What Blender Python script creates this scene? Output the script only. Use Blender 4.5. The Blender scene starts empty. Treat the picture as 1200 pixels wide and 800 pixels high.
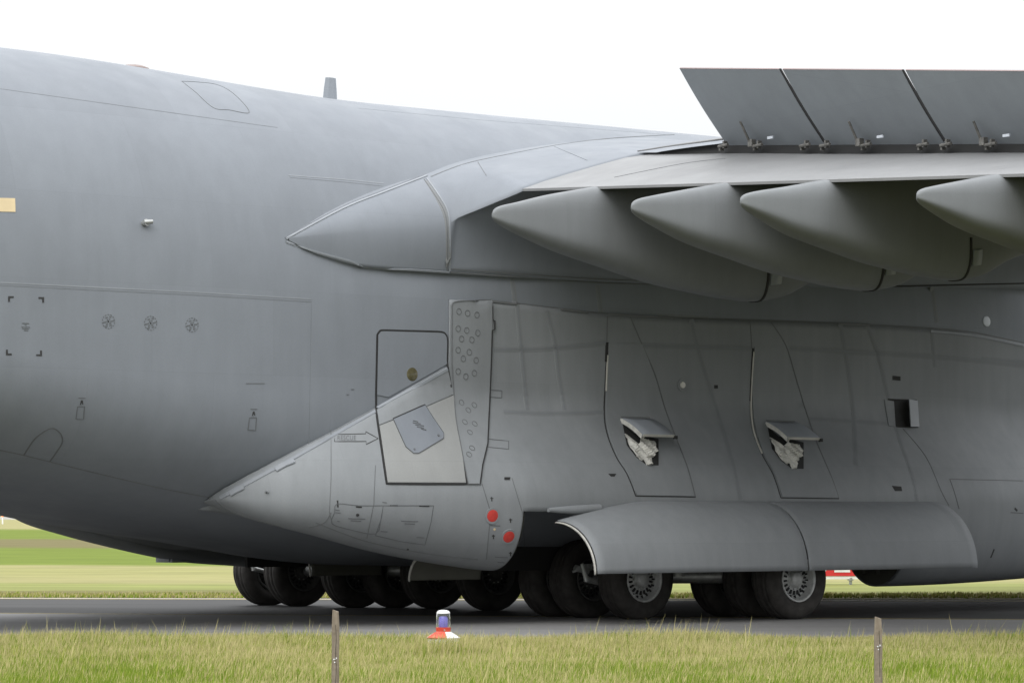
import bpy, bmesh, math, random
import numpy as np
from mathutils import Vector, Matrix
from mathutils.bvhtree import BVHTree
from mathutils.geometry import delaunay_2d_cdt

random.seed(7); np.random.seed(7)
SC = bpy.context.scene
COL = SC.collection
R = math.radians

# ------------------------------------------------------------------ camera, sky, sun, exposure
EYE = 1.59                    # the photographer's eye height (m)
F = 3600.0                    # focal length in photo pixels (1200 wide): about 108 mm
cam = bpy.data.objects.new('camera', bpy.data.cameras.new('camera'))
COL.objects.link(cam)
cam.location = (0, 0, EYE)
cam.rotation_euler = (R(90), 0, 0)
cam.data.sensor_width = 36.0
cam.data.lens = 36.0 * F / 1200.0
cam.data.shift_y = 200.0 / 1200.0
cam.data.clip_start = 0.5
cam.data.clip_end = 9000
SC.camera = cam

SUN_EL, SUN_AZ = R(43), R(198)          # sun behind thin cloud, high over the photographer's left shoulder
w = bpy.data.worlds.new('World'); SC.world = w; w.use_nodes = True
nt = w.node_tree; nt.nodes.clear()
def N(t, typ, **kw):
    n = t.nodes.new(typ)
    for k, v in kw.items(): setattr(n, k, v)
    return n
wo = N(nt, 'ShaderNodeOutputWorld'); bg = N(nt, 'ShaderNodeBackground')
sky = N(nt, 'ShaderNodeTexSky', sky_type='NISHITA', sun_disc=False, sun_elevation=SUN_EL,
        sun_rotation=SUN_AZ, air_density=1.0, dust_density=3.0, ozone_density=1.0)
tc = N(nt, 'ShaderNodeTexCoord'); sep = N(nt, 'ShaderNodeSeparateXYZ')
nt.links.new(tc.outputs['Generated'], sep.inputs[0])
ov = N(nt, 'ShaderNodeMapRange')         # overcast sheet: brighter towards the zenith (CIE overcast sky)
ov.inputs['From Min'].default_value = 0; ov.inputs['From Max'].default_value = 1
ov.inputs['To Min'].default_value = 7.4; ov.inputs['To Max'].default_value = 31.0
nt.links.new(sep.outputs['Z'], ov.inputs['Value'])
nz = N(nt, 'ShaderNodeTexNoise'); nz.inputs['Scale'].default_value = 3.0; nz.inputs['Detail'].default_value = 4
nt.links.new(tc.outputs['Generated'], nz.inputs['Vector'])
nm = N(nt, 'ShaderNodeMapRange'); nm.inputs['To Min'].default_value = .95; nm.inputs['To Max'].default_value = 1.05
nt.links.new(nz.outputs['Fac'], nm.inputs['Value'])
mul = N(nt, 'ShaderNodeMath', operation='MULTIPLY')
nt.links.new(ov.outputs[0], mul.inputs[0]); nt.links.new(nm.outputs[0], mul.inputs[1])
comb = N(nt, 'ShaderNodeVectorMath', operation='SCALE'); comb.inputs[0].default_value = (.985, 1.0, 1.02)
nt.links.new(mul.outputs[0], comb.inputs['Scale'])
mx = N(nt, 'ShaderNodeMix', data_type='RGBA'); mx.inputs['Factor'].default_value = .95
nt.links.new(sky.outputs[0], mx.inputs['A']); nt.links.new(comb.outputs[0], mx.inputs['B'])
nt.links.new(mx.outputs['Result'], bg.inputs['Color'])
bg.inputs['Strength'].default_value = 0.10
nt.links.new(bg.outputs[0], wo.inputs[0])

sl = bpy.data.lights.new('sun', 'SUN'); sl.energy = 1.15; sl.angle = R(30); sl.color = (1, .97, .92)
sun = bpy.data.objects.new('sun', sl); COL.objects.link(sun)
sd = Vector((math.sin(SUN_AZ) * math.cos(SUN_EL), math.cos(SUN_AZ) * math.cos(SUN_EL), math.sin(SUN_EL)))
sun.rotation_euler = sd.to_track_quat('Z', 'Y').to_euler()

SC.cycles.diffuse_bounces = 2
SC.view_settings.view_transform = 'Standard'
SC.view_settings.look = 'None'
SC.view_settings.exposure = 0.0
SC.view_settings.gamma = 1.0

# ------------------------------------------------------------------ materials
def mat(name, col, rough=.5, metal=0, var=.08, scale=3.0, streak=None, bump=0, bscale=40, spec=.5, col2=None, trans=0, emit=None, coord='Object'):
    m = bpy.data.materials.new(name); m.use_nodes = True
    t = m.node_tree; b = t.nodes['Principled BSDF']
    b.inputs['Roughness'].default_value = rough; b.inputs['Metallic'].default_value = metal
    b.inputs['Specular IOR Level'].default_value = spec
    c = N(t, 'ShaderNodeTexCoord'); mp = N(t, 'ShaderNodeMapping')
    t.links.new(c.outputs[coord], mp.inputs[0])
    if streak: mp.inputs['Scale'].default_value = streak
    n = N(t, 'ShaderNodeTexNoise'); n.inputs['Scale'].default_value = scale; n.inputs['Detail'].default_value = 6; n.inputs['Roughness'].default_value = .6
    t.links.new(mp.outputs[0], n.inputs['Vector'])
    cr = N(t, 'ShaderNodeValToRGB')
    cr.color_ramp.elements[0].position = .3; cr.color_ramp.elements[1].position = .7
    c2 = col2 or tuple(x * (1 + var) for x in col)
    c1 = col if col2 else tuple(x * (1 - var) for x in col)
    cr.color_ramp.elements[0].color = (*c1, 1); cr.color_ramp.elements[1].color = (*c2, 1)
    t.links.new(n.outputs['Fac'], cr.inputs[0]); t.links.new(cr.outputs[0], b.inputs['Base Color'])
    if bump:
        bn = N(t, 'ShaderNodeTexNoise'); bn.inputs['Scale'].default_value = bscale; bn.inputs['Detail'].default_value = 4
        t.links.new(c.outputs[coord], bn.inputs['Vector'])
        bp = N(t, 'ShaderNodeBump'); bp.inputs['Strength'].default_value = bump; bp.inputs['Distance'].default_value = .02
        t.links.new(bn.outputs['Fac'], bp.inputs['Height']); t.links.new(bp.outputs[0], b.inputs['Normal'])
    if trans: b.inputs['Transmission Weight'].default_value = trans
    if emit:
        b.inputs['Emission Color'].default_value = (*emit[0], 1); b.inputs['Emission Strength'].default_value = emit[1]
    return m

def paint(name, col, rough=.5, blotch=.045, run=.018):
    """weathered semi-gloss aircraft grey: broad blotches, faint vertical runs, fine grain"""
    m = bpy.data.materials.new(name); m.use_nodes = True
    t = m.node_tree; b = t.nodes['Principled BSDF']
    c = N(t, 'ShaderNodeTexCoord')
    def noise(sc, scale, det):
        mp = N(t, 'ShaderNodeMapping'); mp.inputs['Scale'].default_value = sc
        t.links.new(c.outputs['Object'], mp.inputs[0])
        n = N(t, 'ShaderNodeTexNoise'); n.inputs['Scale'].default_value = scale; n.inputs['Detail'].default_value = det
        t.links.new(mp.outputs[0], n.inputs['Vector']); return n.outputs['Fac']
    def rng(s, lo, hi):
        r = N(t, 'ShaderNodeMapRange'); r.inputs['From Min'].default_value = .3; r.inputs['From Max'].default_value = .7
        r.inputs['To Min'].default_value = lo; r.inputs['To Max'].default_value = hi
        t.links.new(s, r.inputs['Value']); return r.outputs[0]
    def mulv(x, y):
        k = N(t, 'ShaderNodeMath', operation='MULTIPLY'); t.links.new(x, k.inputs[0]); t.links.new(y, k.inputs[1]); return k.outputs[0]
    f = mulv(mulv(rng(noise((1, 1, 1), .7, 3), 1 - blotch, 1 + blotch), rng(noise((3.2, 3.2, .22), 2.2, 5), 1 - run * 1.4, 1 + run)), rng(noise((1, 1, 1), 55, 2), .975, 1.025))
    # touched-up skin panels of slightly different shade
    br = N(t, 'ShaderNodeTexBrick'); br.inputs['Scale'].default_value = 1.0; br.inputs['Mortar Size'].default_value = .004; br.inputs['Brick Width'].default_value = 1.9; br.inputs['Row Height'].default_value = 1.15
    br.inputs['Color1'].default_value = (.975, .975, .975, 1); br.inputs['Color2'].default_value = (1.025, 1.025, 1.025, 1); br.inputs['Mortar'].default_value = (.955, .955, .955, 1)
    mpb = N(t, 'ShaderNodeMapping'); mpb.inputs['Rotation'].default_value = (R(90), 0, 0); t.links.new(c.outputs['Object'], mpb.inputs[0]); t.links.new(mpb.outputs[0], br.inputs['Vector'])
    f = mulv(f, br.outputs['Color'])
    # hand-height scuffs and oily smears
    f = mulv(f, rng(noise((1.2, 1.2, .5), 3.5, 8), .97, 1.015))
    v = N(t, 'ShaderNodeVectorMath', operation='SCALE'); v.inputs[0].default_value = col
    t.links.new(f, v.inputs['Scale']); t.links.new(v.outputs[0], b.inputs['Base Color'])
    t.links.new(rng(noise((1, 1, 1), 1.6, 4), rough - .06, rough + .1), b.inputs['Roughness'])
    bp = N(t, 'ShaderNodeBump'); bp.inputs['Strength'].default_value = .2; bp.inputs['Distance'].default_value = .012
    t.links.new(noise((1, 1, 1), 2.6, 2), bp.inputs['Height']); t.links.new(bp.outputs[0], b.inputs['Normal'])
    b.inputs['Specular IOR Level'].default_value = .15
    return m

M = {}
M['paint'] = paint('aircraft_grey_paint', (.212, .229, .254))
M['pod'] = paint('pod_grey_paint', (.232, .245, .256), .5, .06, .03)
M['wing'] = paint('wing_grey_paint', (.235, .238, .242), .5)
M['fairing'] = paint('fairing_grey_paint', (.190, .200, .208), .5, .05, .02)
M['spoil'] = paint('spoiler_grey_paint', (.295, .318, .348), .5)
M['door_pale'] = paint('pale_door_paint', (.285, .291, .288))
M['panel_blue'] = paint('access_panel_paint', (.20, .217, .243))
M['seam'] = mat('seam_gap', (.018, .018, .018), .8)
M['seam_soft'] = mat('sealant_line', (.135, .142, .148), .7)
M['seam_light'] = mat('raised_strip_paint', (.235, .252, .275), .5)
M['faint'] = mat('filled_seam', (.182, .196, .214), .6)
M['stain'] = paint('brown_stained_paint', (.205, .212, .215), .6, .10, .05)
M['smear'] = paint('grime_paint_thin', (.219, .231, .241), .55, .06, .03)
M['smear2'] = paint('grime_paint', (.205, .216, .225), .55, .06, .03)
M['stencil'] = mat('stencil_black', (.03, .03, .03), .7)
M['stencil_soft'] = mat('stencil_grey', (.115, .122, .13), .7)
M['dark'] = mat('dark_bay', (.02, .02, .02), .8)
M['bay'] = mat('bay_grey', (.13, .13, .11), .7)
M['red'] = mat('red_cap', (.52, .045, .035), .5, var=.12, scale=20)
M['white'] = mat('white_edge_paint', (.50, .49, .45), .5, var=.15, scale=9)
M['cream'] = mat('cream_patch', (.62, .50, .30), .6)
M['metal'] = mat('gear_metal', (.42, .43, .42), .4, .6, var=.2, scale=12)
M['bracket'] = mat('dirty_fitting', (.16, .155, .145), .6, .3, var=.4, scale=20)
M['rim_shaded'] = mat('shaded_rim', (.085, .085, .082), .6, .2, var=.3, scale=14)  # darker rim copy, shade under the aircraft painted into its colour
M['rim'] = mat('rim_paint', (.47, .48, .47), .45, .3, var=.2, scale=14)
M['tyre'] = mat('tyre_rubber', (.046, .043, .040), .85, var=.35, scale=6, bump=.15, bscale=60, spec=.25)
M['glass'] = mat('dark_window', (.10, .09, .05), .12, var=.5, scale=7)
M['lamp'] = mat('lamp_glass', (.62, .60, .55), .15)
M['oval'] = mat('pale_lens', (.62, .66, .72), .3)
M['wrap'] = mat('white_lagging', (.62, .61, .57), .7, var=.25, scale=9, bump=.6, bscale=9)
M['red_beacon'] = mat('beacon_red', (.22, .165, .15), .5)
M['wood'] = mat('weathered_wood', (.15, .122, .092), .85, streak=(14, 14, .8), scale=4, col2=(.27, .225, .175), bump=.4, bscale=30)
M['orange'] = mat('orange_red_paint', (.58, .065, .035), .5, var=.15, scale=25)
M['white_plastic'] = mat('white_paint', (.80, .80, .80), .4)
M['sign_red'] = mat('sign_red', (.60, .035, .04), .45)
M['blue_lens'] = mat('blue_filter', (.16, .13, .62), .3)
M['yellow'] = mat('yellow_marking', (.30, .24, .07), .8, var=.3, scale=4)
M['pale'] = mat('pale_edge', (.34, .31, .25), .8, var=.2, scale=3)
M['lit'] = mat('lit_lamp', (.9, .3, .1), .4, emit=((1, .25, .08), 2.0))
g = bpy.data.materials.new('clear_dome'); g.use_nodes = True
gb = g.node_tree.nodes['Principled BSDF']
gb.inputs['Base Color'].default_value = (.93, .95, .95, 1); gb.inputs['Roughness'].default_value = .08; gb.inputs['Transmission Weight'].default_value = .95; gb.inputs['IOR'].default_value = 1.08; gb.inputs['Specular IOR Level'].default_value = .8
M['dome'] = g

# ------------------------------------------------------------------ object helpers
def link(name, me, parent=None, m=None, smooth=True):
    o = bpy.data.objects.new(name, me); COL.objects.link(o)
    if m is not None and not me.materials: me.materials.append(m)
    if smooth:
        me.polygons.foreach_set('use_smooth', [True] * len(me.polygons))
    if parent is not None: o.parent = parent
    return o
def meshof(name, vf, parent, m, smooth=True, sharp=35):
    v, f = vf
    me = bpy.data.meshes.new(name); me.from_pydata(v, [], f); me.update()
    o = link(name, me, parent, m, smooth)
    if smooth and sharp:
        me.set_sharp_from_angle(angle=R(sharp))
    return o
def tag(o, label=None, cat=None, group=None, kind=None):
    if label: o['label'] = label
    if cat: o['category'] = cat
    if group: o['group'] = group
    if kind: o['kind'] = kind
    return o
class MB:
    """a bag of vertices and faces"""
    def __init__(s): s.v = []; s.f = []
    def add(s, v, f):
        n = len(s.v); s.v += [tuple(x) for x in v]; s.f += [tuple(i + n for i in q) for q in f]; return s
    def box(s, c, d, mtx=None, bev=0):
        x, y, z = (k / 2 for k in d)
        P = [Vector((sx * x, sy * y, sz * z)) for sx in (-1, 1) for sy in (-1, 1) for sz in (-1, 1)]
        if mtx: P = [mtx @ p for p in P]
        P = [p + Vector(c) for p in P]
        return s.add(P, [(0, 1, 3, 2), (4, 6, 7, 5), (0, 4, 5, 1), (2, 3, 7, 6), (0, 2, 6, 4), (1, 5, 7, 3)])
    def tube(s, p, q, r, r2=None, n=14):
        p, q = Vector(p), Vector(q); r2 = r if r2 is None else r2
        d = (q - p).normalized(); u = d.orthogonal().normalized(); w_ = d.cross(u)
        v = []
        for P, rr in ((p, r), (q, r2)):
            v += [P + (u * math.cos(k * 2 * math.pi / n) + w_ * math.sin(k * 2 * math.pi / n)) * rr for k in range(n)]
        f = [(k, (k + 1) % n, n + (k + 1) % n, n + k) for k in range(n)] + [tuple(range(n - 1, -1, -1)), tuple(range(n, 2 * n))]
        return s.add(v, f)
    def lathe(s, prof, n=40, axis='z', off=(0, 0, 0)):
        """prof: list of (r, h)"""
        v = []; o = Vector(off)
        for r, h in prof:
            for k in range(n):
                c, sn = math.cos(2 * math.pi * k / n) * r, math.sin(2 * math.pi * k / n) * r
                v.append(o + (Vector((c, sn, h)) if axis == 'z' else Vector((c, h, sn))))
        f = []
        for i in range(len(prof) - 1):
            for k in range(n):
                q = (i * n + k, i * n + (k + 1) % n, (i + 1) * n + (k + 1) % n, (i + 1) * n + k)
                f.append(q if axis == 'z' else q[::-1])
        return s.add(v, f)
    def vf(s): return s.v, s.f
def grid(rows, close_u=False):
    """rows of equally many points -> verts, quad faces"""
    n = len(rows[0]); v = [tuple(p) for r in rows for p in r]; f = []
    for i in range(len(rows) - 1):
        for k in range(n - 1 if not close_u else n):
            f.append((i * n + k, i * n + (k + 1) % n, (i + 1) * n + (k + 1) % n, (i + 1) * n + k))
    return v, f
def interp(x, pts):
    xs, ys = [p[0] for p in pts], [p[1] for p in pts]
    return float(np.interp(x, xs, ys))
def sinterp(x, pts):
    """smooth monotone (pchip-like) interpolation through pts"""
    xs = [p[0] for p in pts]; ys = [p[1] for p in pts]
    if x <= xs[0]: return ys[0]
    if x >= xs[-1]: return ys[-1]
    i = max(k for k in range(len(xs) - 1) if xs[k] <= x)
    def sl(k):
        if k <= 0 or k >= len(xs) - 1:
            j = 0 if k <= 0 else len(xs) - 2
            return (ys[j + 1] - ys[j]) / (xs[j + 1] - xs[j])
        a_, b_ = (ys[k] - ys[k - 1]) / (xs[k] - xs[k - 1]), (ys[k + 1] - ys[k]) / (xs[k + 1] - xs[k])
        return 0 if a_ * b_ <= 0 else 2 * a_ * b_ / (a_ + b_)
    h = xs[i + 1] - xs[i]; t = (x - xs[i]) / h
    return ((2 * t**3 - 3 * t**2 + 1) * ys[i] + (t**3 - 2 * t**2 + t) * h * sl(i) + (-2 * t**3 + 3 * t**2) * ys[i + 1] + (t**3 - t**2) * h * sl(i + 1))
def sstep(x):
    x = min(1, max(0, x)); return x * x * (3 - 2 * x)
def gp(px, py, z=0.0):
    """the place where the line of sight through photo point (px, py) meets height z"""
    Y = (EYE - z) * F / (py - 600.0)
    return Vector(((px - 600.0) / F * Y, Y, z))
def at(px, py, Y): return Vector(((px - 600.0) / F * Y, Y, EYE + (600.0 - py) / F * Y))

# ------------------------------------------------------------------ the ground
def gmat():
    m = bpy.data.materials.new('mown_grass_field'); m.use_nodes = True
    t = m.node_tree; b = t.nodes['Principled BSDF']; b.inputs['Roughness'].default_value = .9; b.inputs['Specular IOR Level'].default_value = .1
    g_ = N(t, 'ShaderNodeNewGeometry'); s = N(t, 'ShaderNodeSeparateXYZ'); t.links.new(g_.outputs['Position'], s.inputs[0])
    wob = N(t, 'ShaderNodeTexNoise'); wob.inputs['Scale'].default_value = .05; wob.inputs['Detail'].default_value = 5
    t.links.new(g_.outputs['Position'], wob.inputs['Vector'])
    # log of the distance across the field: mown strips of different grass
    ad = N(t, 'ShaderNodeMath', operation='MULTIPLY_ADD'); ad.inputs[1].default_value = .22; ad.inputs[2].default_value = .89
    t.links.new(wob.outputs['Fac'], ad.inputs[0])
    mu = N(t, 'ShaderNodeMath', operation='MULTIPLY'); t.links.new(s.outputs['Y'], mu.inputs[0]); t.links.new(ad.outputs[0], mu.inputs[1])
    mxx = N(t, 'ShaderNodeMath', operation='MAXIMUM'); mxx.inputs[1].default_value = 10; t.links.new(mu.outputs[0], mxx.inputs[0])
    lg = N(t, 'ShaderNodeMath', operation='LOGARITHM'); lg.inputs[1].default_value = 10; t.links.new(mxx.outputs[0], lg.inputs[0])
    mr = N(t, 'ShaderNodeMapRange'); mr.inputs['From Min'].default_value = 1; mr.inputs['From Max'].default_value = 4; t.links.new(lg.outputs[0], mr.inputs['Value'])
    cr = N(t, 'ShaderNodeValToRGB'); el = cr.color_ramp.elements
    def pos(Y): return (math.log10(Y) - 1) / 3
    straw, green, brown, olive, pale = (.262, .244, .108), (.125, .165, .022), (.140, .124, .052), (.122, .106, .042), (.30, .29, .26)
    midg = (.200, .214, .068)
    st = [(10, (.09, .11, .03)), (55, olive), (60.5, olive), (62.5, midg), (68, midg), (71, straw), (84, (.24, .235, .09)), (90, straw), (93, green), (134, green), (142, brown), (176, brown),
          (188, green), (272, green), (300, straw), (640, straw), (760, pale), (1100, pale), (1300, (.12, .14, .06))]
    el[0].position = pos(st[0][0]); el[0].color = (*st[0][1], 1)
    el[1].position = pos(st[-1][0]); el[1].color = (*st[-1][1], 1)
    for Y, c in st[1:-1]:
        e = el.new(pos(Y)); e.color = (*c, 1)
    t.links.new(mr.outputs[0], cr.inputs[0])
    mp = N(t, 'ShaderNodeMapping'); mp.inputs['Scale'].default_value = (.16, 1.0, 1); t.links.new(g_.outputs['Position'], mp.inputs[0])
    n = N(t, 'ShaderNodeTexNoise'); n.inputs['Scale'].default_value = 1.1; n.inputs['Detail'].default_value = 9; n.inputs['Roughness'].default_value = .75
    t.links.new(mp.outputs[0], n.inputs['Vector'])
    r2 = N(t, 'ShaderNodeMapRange'); r2.inputs['From Min'].default_value = .3; r2.inputs['From Max'].default_value = .7; r2.inputs['To Min'].default_value = .66; r2.inputs['To Max'].default_value = 1.34
    t.links.new(n.outputs['Fac'], r2.inputs['Value'])
    v = N(t, 'ShaderNodeVectorMath', operation='SCALE'); t.links.new(cr.outputs[0], v.inputs[0]); t.links.new(r2.outputs[0], v.inputs['Scale'])
    t.links.new(v.outputs[0], b.inputs['Base Color'])
    return m
def sheet(name, pts, z, m, parent=None):
    me = bpy.data.meshes.new(name); me.from_pydata([(x, y, z) for x, y in pts], [], [tuple(range(len(pts)))]); me.update()
    return link(name, me, parent, m, False)
ground = sheet('ground', [(-4000, -60), (4000, -60), (4000, 6000), (-4000, 6000)], -.012, gmat())
tag(ground, kind='structure')

def asphalt():
    m = bpy.data.materials.new('taxiway_asphalt'); m.use_nodes = True
    t = m.node_tree; b = t.nodes['Principled BSDF']; b.inputs['Roughness'].default_value = .75; b.inputs['Specular IOR Level'].default_value = .3
    g_ = N(t, 'ShaderNodeNewGeometry')
    def noise(sc, scale, det):
        mp = N(t, 'ShaderNodeMapping'); mp.inputs['Scale'].default_value = sc; t.links.new(g_.outputs['Position'], mp.inputs[0])
        n = N(t, 'ShaderNodeTexNoise'); n.inputs['Scale'].default_value = scale; n.inputs['Detail'].default_value = det; t.links.new(mp.outputs[0], n.inputs['Vector']); return n.outputs['Fac']
    cr = N(t, 'ShaderNodeValToRGB'); cr.color_ramp.elements[0].position = .3; cr.color_ramp.elements[1].position = .7
    cr.color_ramp.elements[0].color = (.030, .0295, .029, 1); cr.color_ramp.elements[1].color = (.043, .0425, .042, 1)
    t.links.new(noise((.12, 1, 1), 1.4, 6), cr.inputs[0])
    # rubber and oil laid down along the wheel tracks either side of the centre line
    s = N(t, 'ShaderNodeSeparateXYZ'); t.links.new(g_.outputs['Position'], s.inputs[0])
    k = N(t, 'ShaderNodeMath', operation='MULTIPLY_ADD'); k.inputs[1].default_value = .18; t.links.new(s.outputs['X'], k.inputs[0]); t.links.new(s.outputs['Y'], k.inputs[2])
    d = N(t, 'ShaderNodeMath', operation='SUBTRACT'); d.inputs[1].default_value = 48.8; t.links.new(k.outputs[0], d.inputs[0])
    a_ = N(t, 'ShaderNodeMath', operation='ABSOLUTE'); t.links.new(d.outputs[0], a_.inputs[0])
    r = N(t, 'ShaderNodeMapRange', interpolation_type='SMOOTHSTEP'); r.inputs['From Min'].default_value = .5; r.inputs['From Max'].default_value = 1.9; r.inputs['To Min'].default_value = .45; r.inputs['To Max'].default_value = 1.0
    t.links.new(a_.outputs[0], r.inputs['Value'])
    v = N(t, 'ShaderNodeVectorMath', operation='SCALE'); t.links.new(cr.outputs[0], v.inputs[0]); t.links.new(r.outputs[0], v.inputs['Scale'])
    t.links.new(v.outputs[0], b.inputs['Base Color'])
    return m
fl, fr = gp(0, 700.8), gp(1200, 704.0)        # far edge of the taxiway, a straight line on the ground
sl_ = (fr.y - fl.y) / (fr.x - fl.x)
def far_y(x): return fl.y + sl_ * (x - fl.x)
XE = 220
taxi = sheet('taxiway', [(-XE, 37.2), (XE, 37.2), (XE, far_y(XE)), (-XE, far_y(-XE))], -.004, asphalt())
tag(taxi, kind='structure')
for (o0, o1, nm_, mm) in ((-.22, -.02, 'taxiway_edge_line', 'yellow'), (.02, .55, 'taxiway_edge_strip', 'pale')):
    s_ = sheet(nm_, [(-XE, far_y(-XE) + o0), (XE, far_y(XE) + o0), (XE, far_y(XE) + o1), (-XE, far_y(-XE) + o1)], .000, M[mm], taxi)
cl, cr_ = gp(0, 718.2), gp(1200, 725.6)
cs = (cr_.y - cl.y) / (cr_.x - cl.x)
cy = lambda x: cl.y + cs * (x - cl.x)
sh_ = sheet('taxiway_shoulder', [(-40, 37.2), (40, 37.2), (40, cy(40) - .06), (-40, cy(-40) - .06)], .000, mat('shoulder_asphalt', (.205, .202, .199), .8, streak=(.15, 1, 1), scale=1.2, var=.1, bump=.1, bscale=30), taxi)  # colour lightened well above the taxiway's to offset the aircraft's shadow here
sheet('taxiway_edge_line', [(-40, cy(-40) - .09), (40, cy(40) - .09), (40, cy(40) + .09), (-40, cy(-40) + .09)], .004, M['yellow'], taxi)

# ------------------------------------------------------------------ the aeroplane: local axes a = forward, b = starboard (towards the camera), z up
TH = R(38.0)
plane = bpy.data.objects.new('cargo_aeroplane', None); COL.objects.link(plane)
plane.location = (-.31, 48.75, 0); plane.rotation_euler = (0, 0, TH)
tag(plane, 'huge grey four-gear military cargo aeroplane with raised wing spoilers on the taxiway', 'aeroplane')
MW = Matrix.Translation(plane.location) @ Matrix.Rotation(TH, 4, 'Z')
MI = MW.inverted()
def L(a, b, z): return (a, -b, z)
EYE_L = MI @ Vector((0, 0, EYE))
def ray(px, py):
    d = Vector(((px - 600) / F, 1, (600 - py) / F)); return (MI.to_3x3() @ d).normalized()

def W_(a): return sinterp(a, [(-24, 2.0), (-18, 2.95), (-9, 3.72), (-6, 3.76), (12, 3.76), (18, 3.1), (22, 1.6)])
def ZT(a): return sinterp(a, [(-24, 7.9), (-18, 8.12), (-9, 8.05), (-3, 7.79), (5, 7.82), (14, 7.85), (19, 7.0), (22, 5.6)])
def ZB(a): return sinterp(a, [(-24, 5.2), (-18, 3.9), (-12, 2.35), (-8.77, 1.63), (-7.5, 1.39), (-5, 1.04), (-4, .88), (-3, .79), (0, .74), (12, .8), (18, 1.7), (22, 3.0)])
def ZC(a): return sinterp(a, [(-24, 6.4), (-18, 5.5), (-10, 4.35), (-6, 4.25), (14, 4.25), (22, 4.3)])
def ZL(a): return sinterp(a, [(-24, 6.3), (-18, 5.2), (-12, 4.0), (-9, 3.55), (-5, 3.25), (0, 3.1), (12, 3.1), (22, 4.2)])
NU, NL = 2.3, 2.6
def bf(a, z):
    zc = ZC(a)
    if z >= zc: r_, n_ = (z - zc) / (ZT(a) - zc), NU
    elif z >= ZL(a): return W_(a)
    else: r_, n_ = (ZL(a) - z) / (ZL(a) - ZB(a)), NL
    r_ = min(1, max(0, r_)); return W_(a) * (1 - r_**n_) ** (1 / n_)
def fus_row(a, n=200):
    zc, zt, zb, wd, zl = ZC(a), ZT(a), ZB(a), W_(a), ZL(a); row = []
    for k in range(n):
        t = 2 * math.pi * k / n; c, s = math.cos(t), math.sin(t)
        e = NU if s >= 0 else NL
        row.append(L(a, wd * math.copysign(abs(c) ** (2 / e), c), (zc + (zt - zc) * abs(s) ** (2 / e)) if s >= 0 else (zl - (zl - zb) * abs(s) ** (2 / e))))
    return row
stations = [-24 + .25 * k for k in range(0, 185)]
fv, ff = grid([fus_row(a) for a in stations], True)
ff = [q[::-1] for q in ff]
ff += [tuple(range(0, 200)), tuple(range(len(fv) - 1, len(fv) - 201, -1))]
fus = meshof('fuselage', (fv, ff), plane, M['paint'])

# ---- landing gear pods
BAY0, BAY1 = -3.08, 4.55
def p_top(a): return interp(a, [(-7.12, 1.79), (-7.03, 1.92), (-6.80, 2.10), (-6.49, 2.29), (-6.12, 2.49), (-5.70, 2.69), (-5.27, 2.90), (-4.91, 3.07), (-4.32, 3.37), (-3.695, 3.67), (-3.685, 4.60), (-2.95, 4.61), (-1.94, 4.56), (-.98, 4.51), (.69, 4.50), (4.25, 4.55), (5.97, 4.54), (6.96, 4.51), (8.15, 4.38), (11, 3.9), (13, 3.0)])
def p_zm(a): return interp(a, [(-7.12, 1.78), (-5, 1.76), (11, 1.72), (13, 1.9)])
def p_bot(a): return sinterp(a, [(-7.12, 1.74), (-6.7, 1.50), (-5.7, 1.24), (-4.62, 1.0), (-3.72, .84), (-3.08, .76), (4.55, .42), (8, .50), (9.3, .72), (10.8, 1.2), (13, 1.85)])
def p_fl(a):
    if a < -3.0: return .93 * max(0, (a + 7.12) / 4.12) ** .62
    return interp(a, [(-3, .93), (4, .98), (6, .98), (9, .8), (11, .5), (13, .05)])
def pod_row(a, n1=34, n2=26):
    zt, zm, zb, fl_ = p_top(a), p_zm(a), p_bot(a), p_fl(a)
    zk = min(3.35, zt - .02); row = []
    tail = 1 - sstep((a + 7.12) / 4.0)
    zs = min(zt - .015, 3.62)
    for k in range(n1):
        z = zt + (zs - zt) * k / 10 if k < 10 else zs + (zm - zs) * (k - 10) / (n1 - 11)
        base = bf(a, max(z, min(3.6, zt))) + .035
        x = (zk - z) / max(.01, zk - zm)
        s_ = sstep(x)
        s2 = math.sqrt(max(0, 1 - (1 - min(1, max(0, x))) ** 2))
        row.append((base + fl_ * (s_ * (1 - tail) + s2 * tail), z))
    bm = row[-1][0]; full = sstep((a + 7.12) / 2.7)
    rad = .80 * full + .35 * (1 - full); bc = bm - rad; bi = bm - 1.75 * rad; zi = max(zb + (1.0 - zb) * .9 if zb < 1 else zb + .1, ZB(a) + .12)
    for k in range(1, n2):
        t = k / (n2 - 1) * math.pi / 2
        row.append((bc + (bm - bc) * math.cos(t) ** (2 / 2.2), zm - (zm - zb) * math.sin(t) ** (2 / 2.2)))
    for k in range(1, 15):
        t = k / 14 * math.pi / 2
        row.append((bc - (bc - bi) * math.sin(t), zb + (zi - zb) * (1 - math.cos(t))))
    for k in range(1, 7):
        row.append((bi - (bi - min(bi, 1.9 if a > -4 else 2.6)) * k / 6, zi + (max(1.25, ZB(a) + .3) - zi) * k / 6))
    return row
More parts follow.
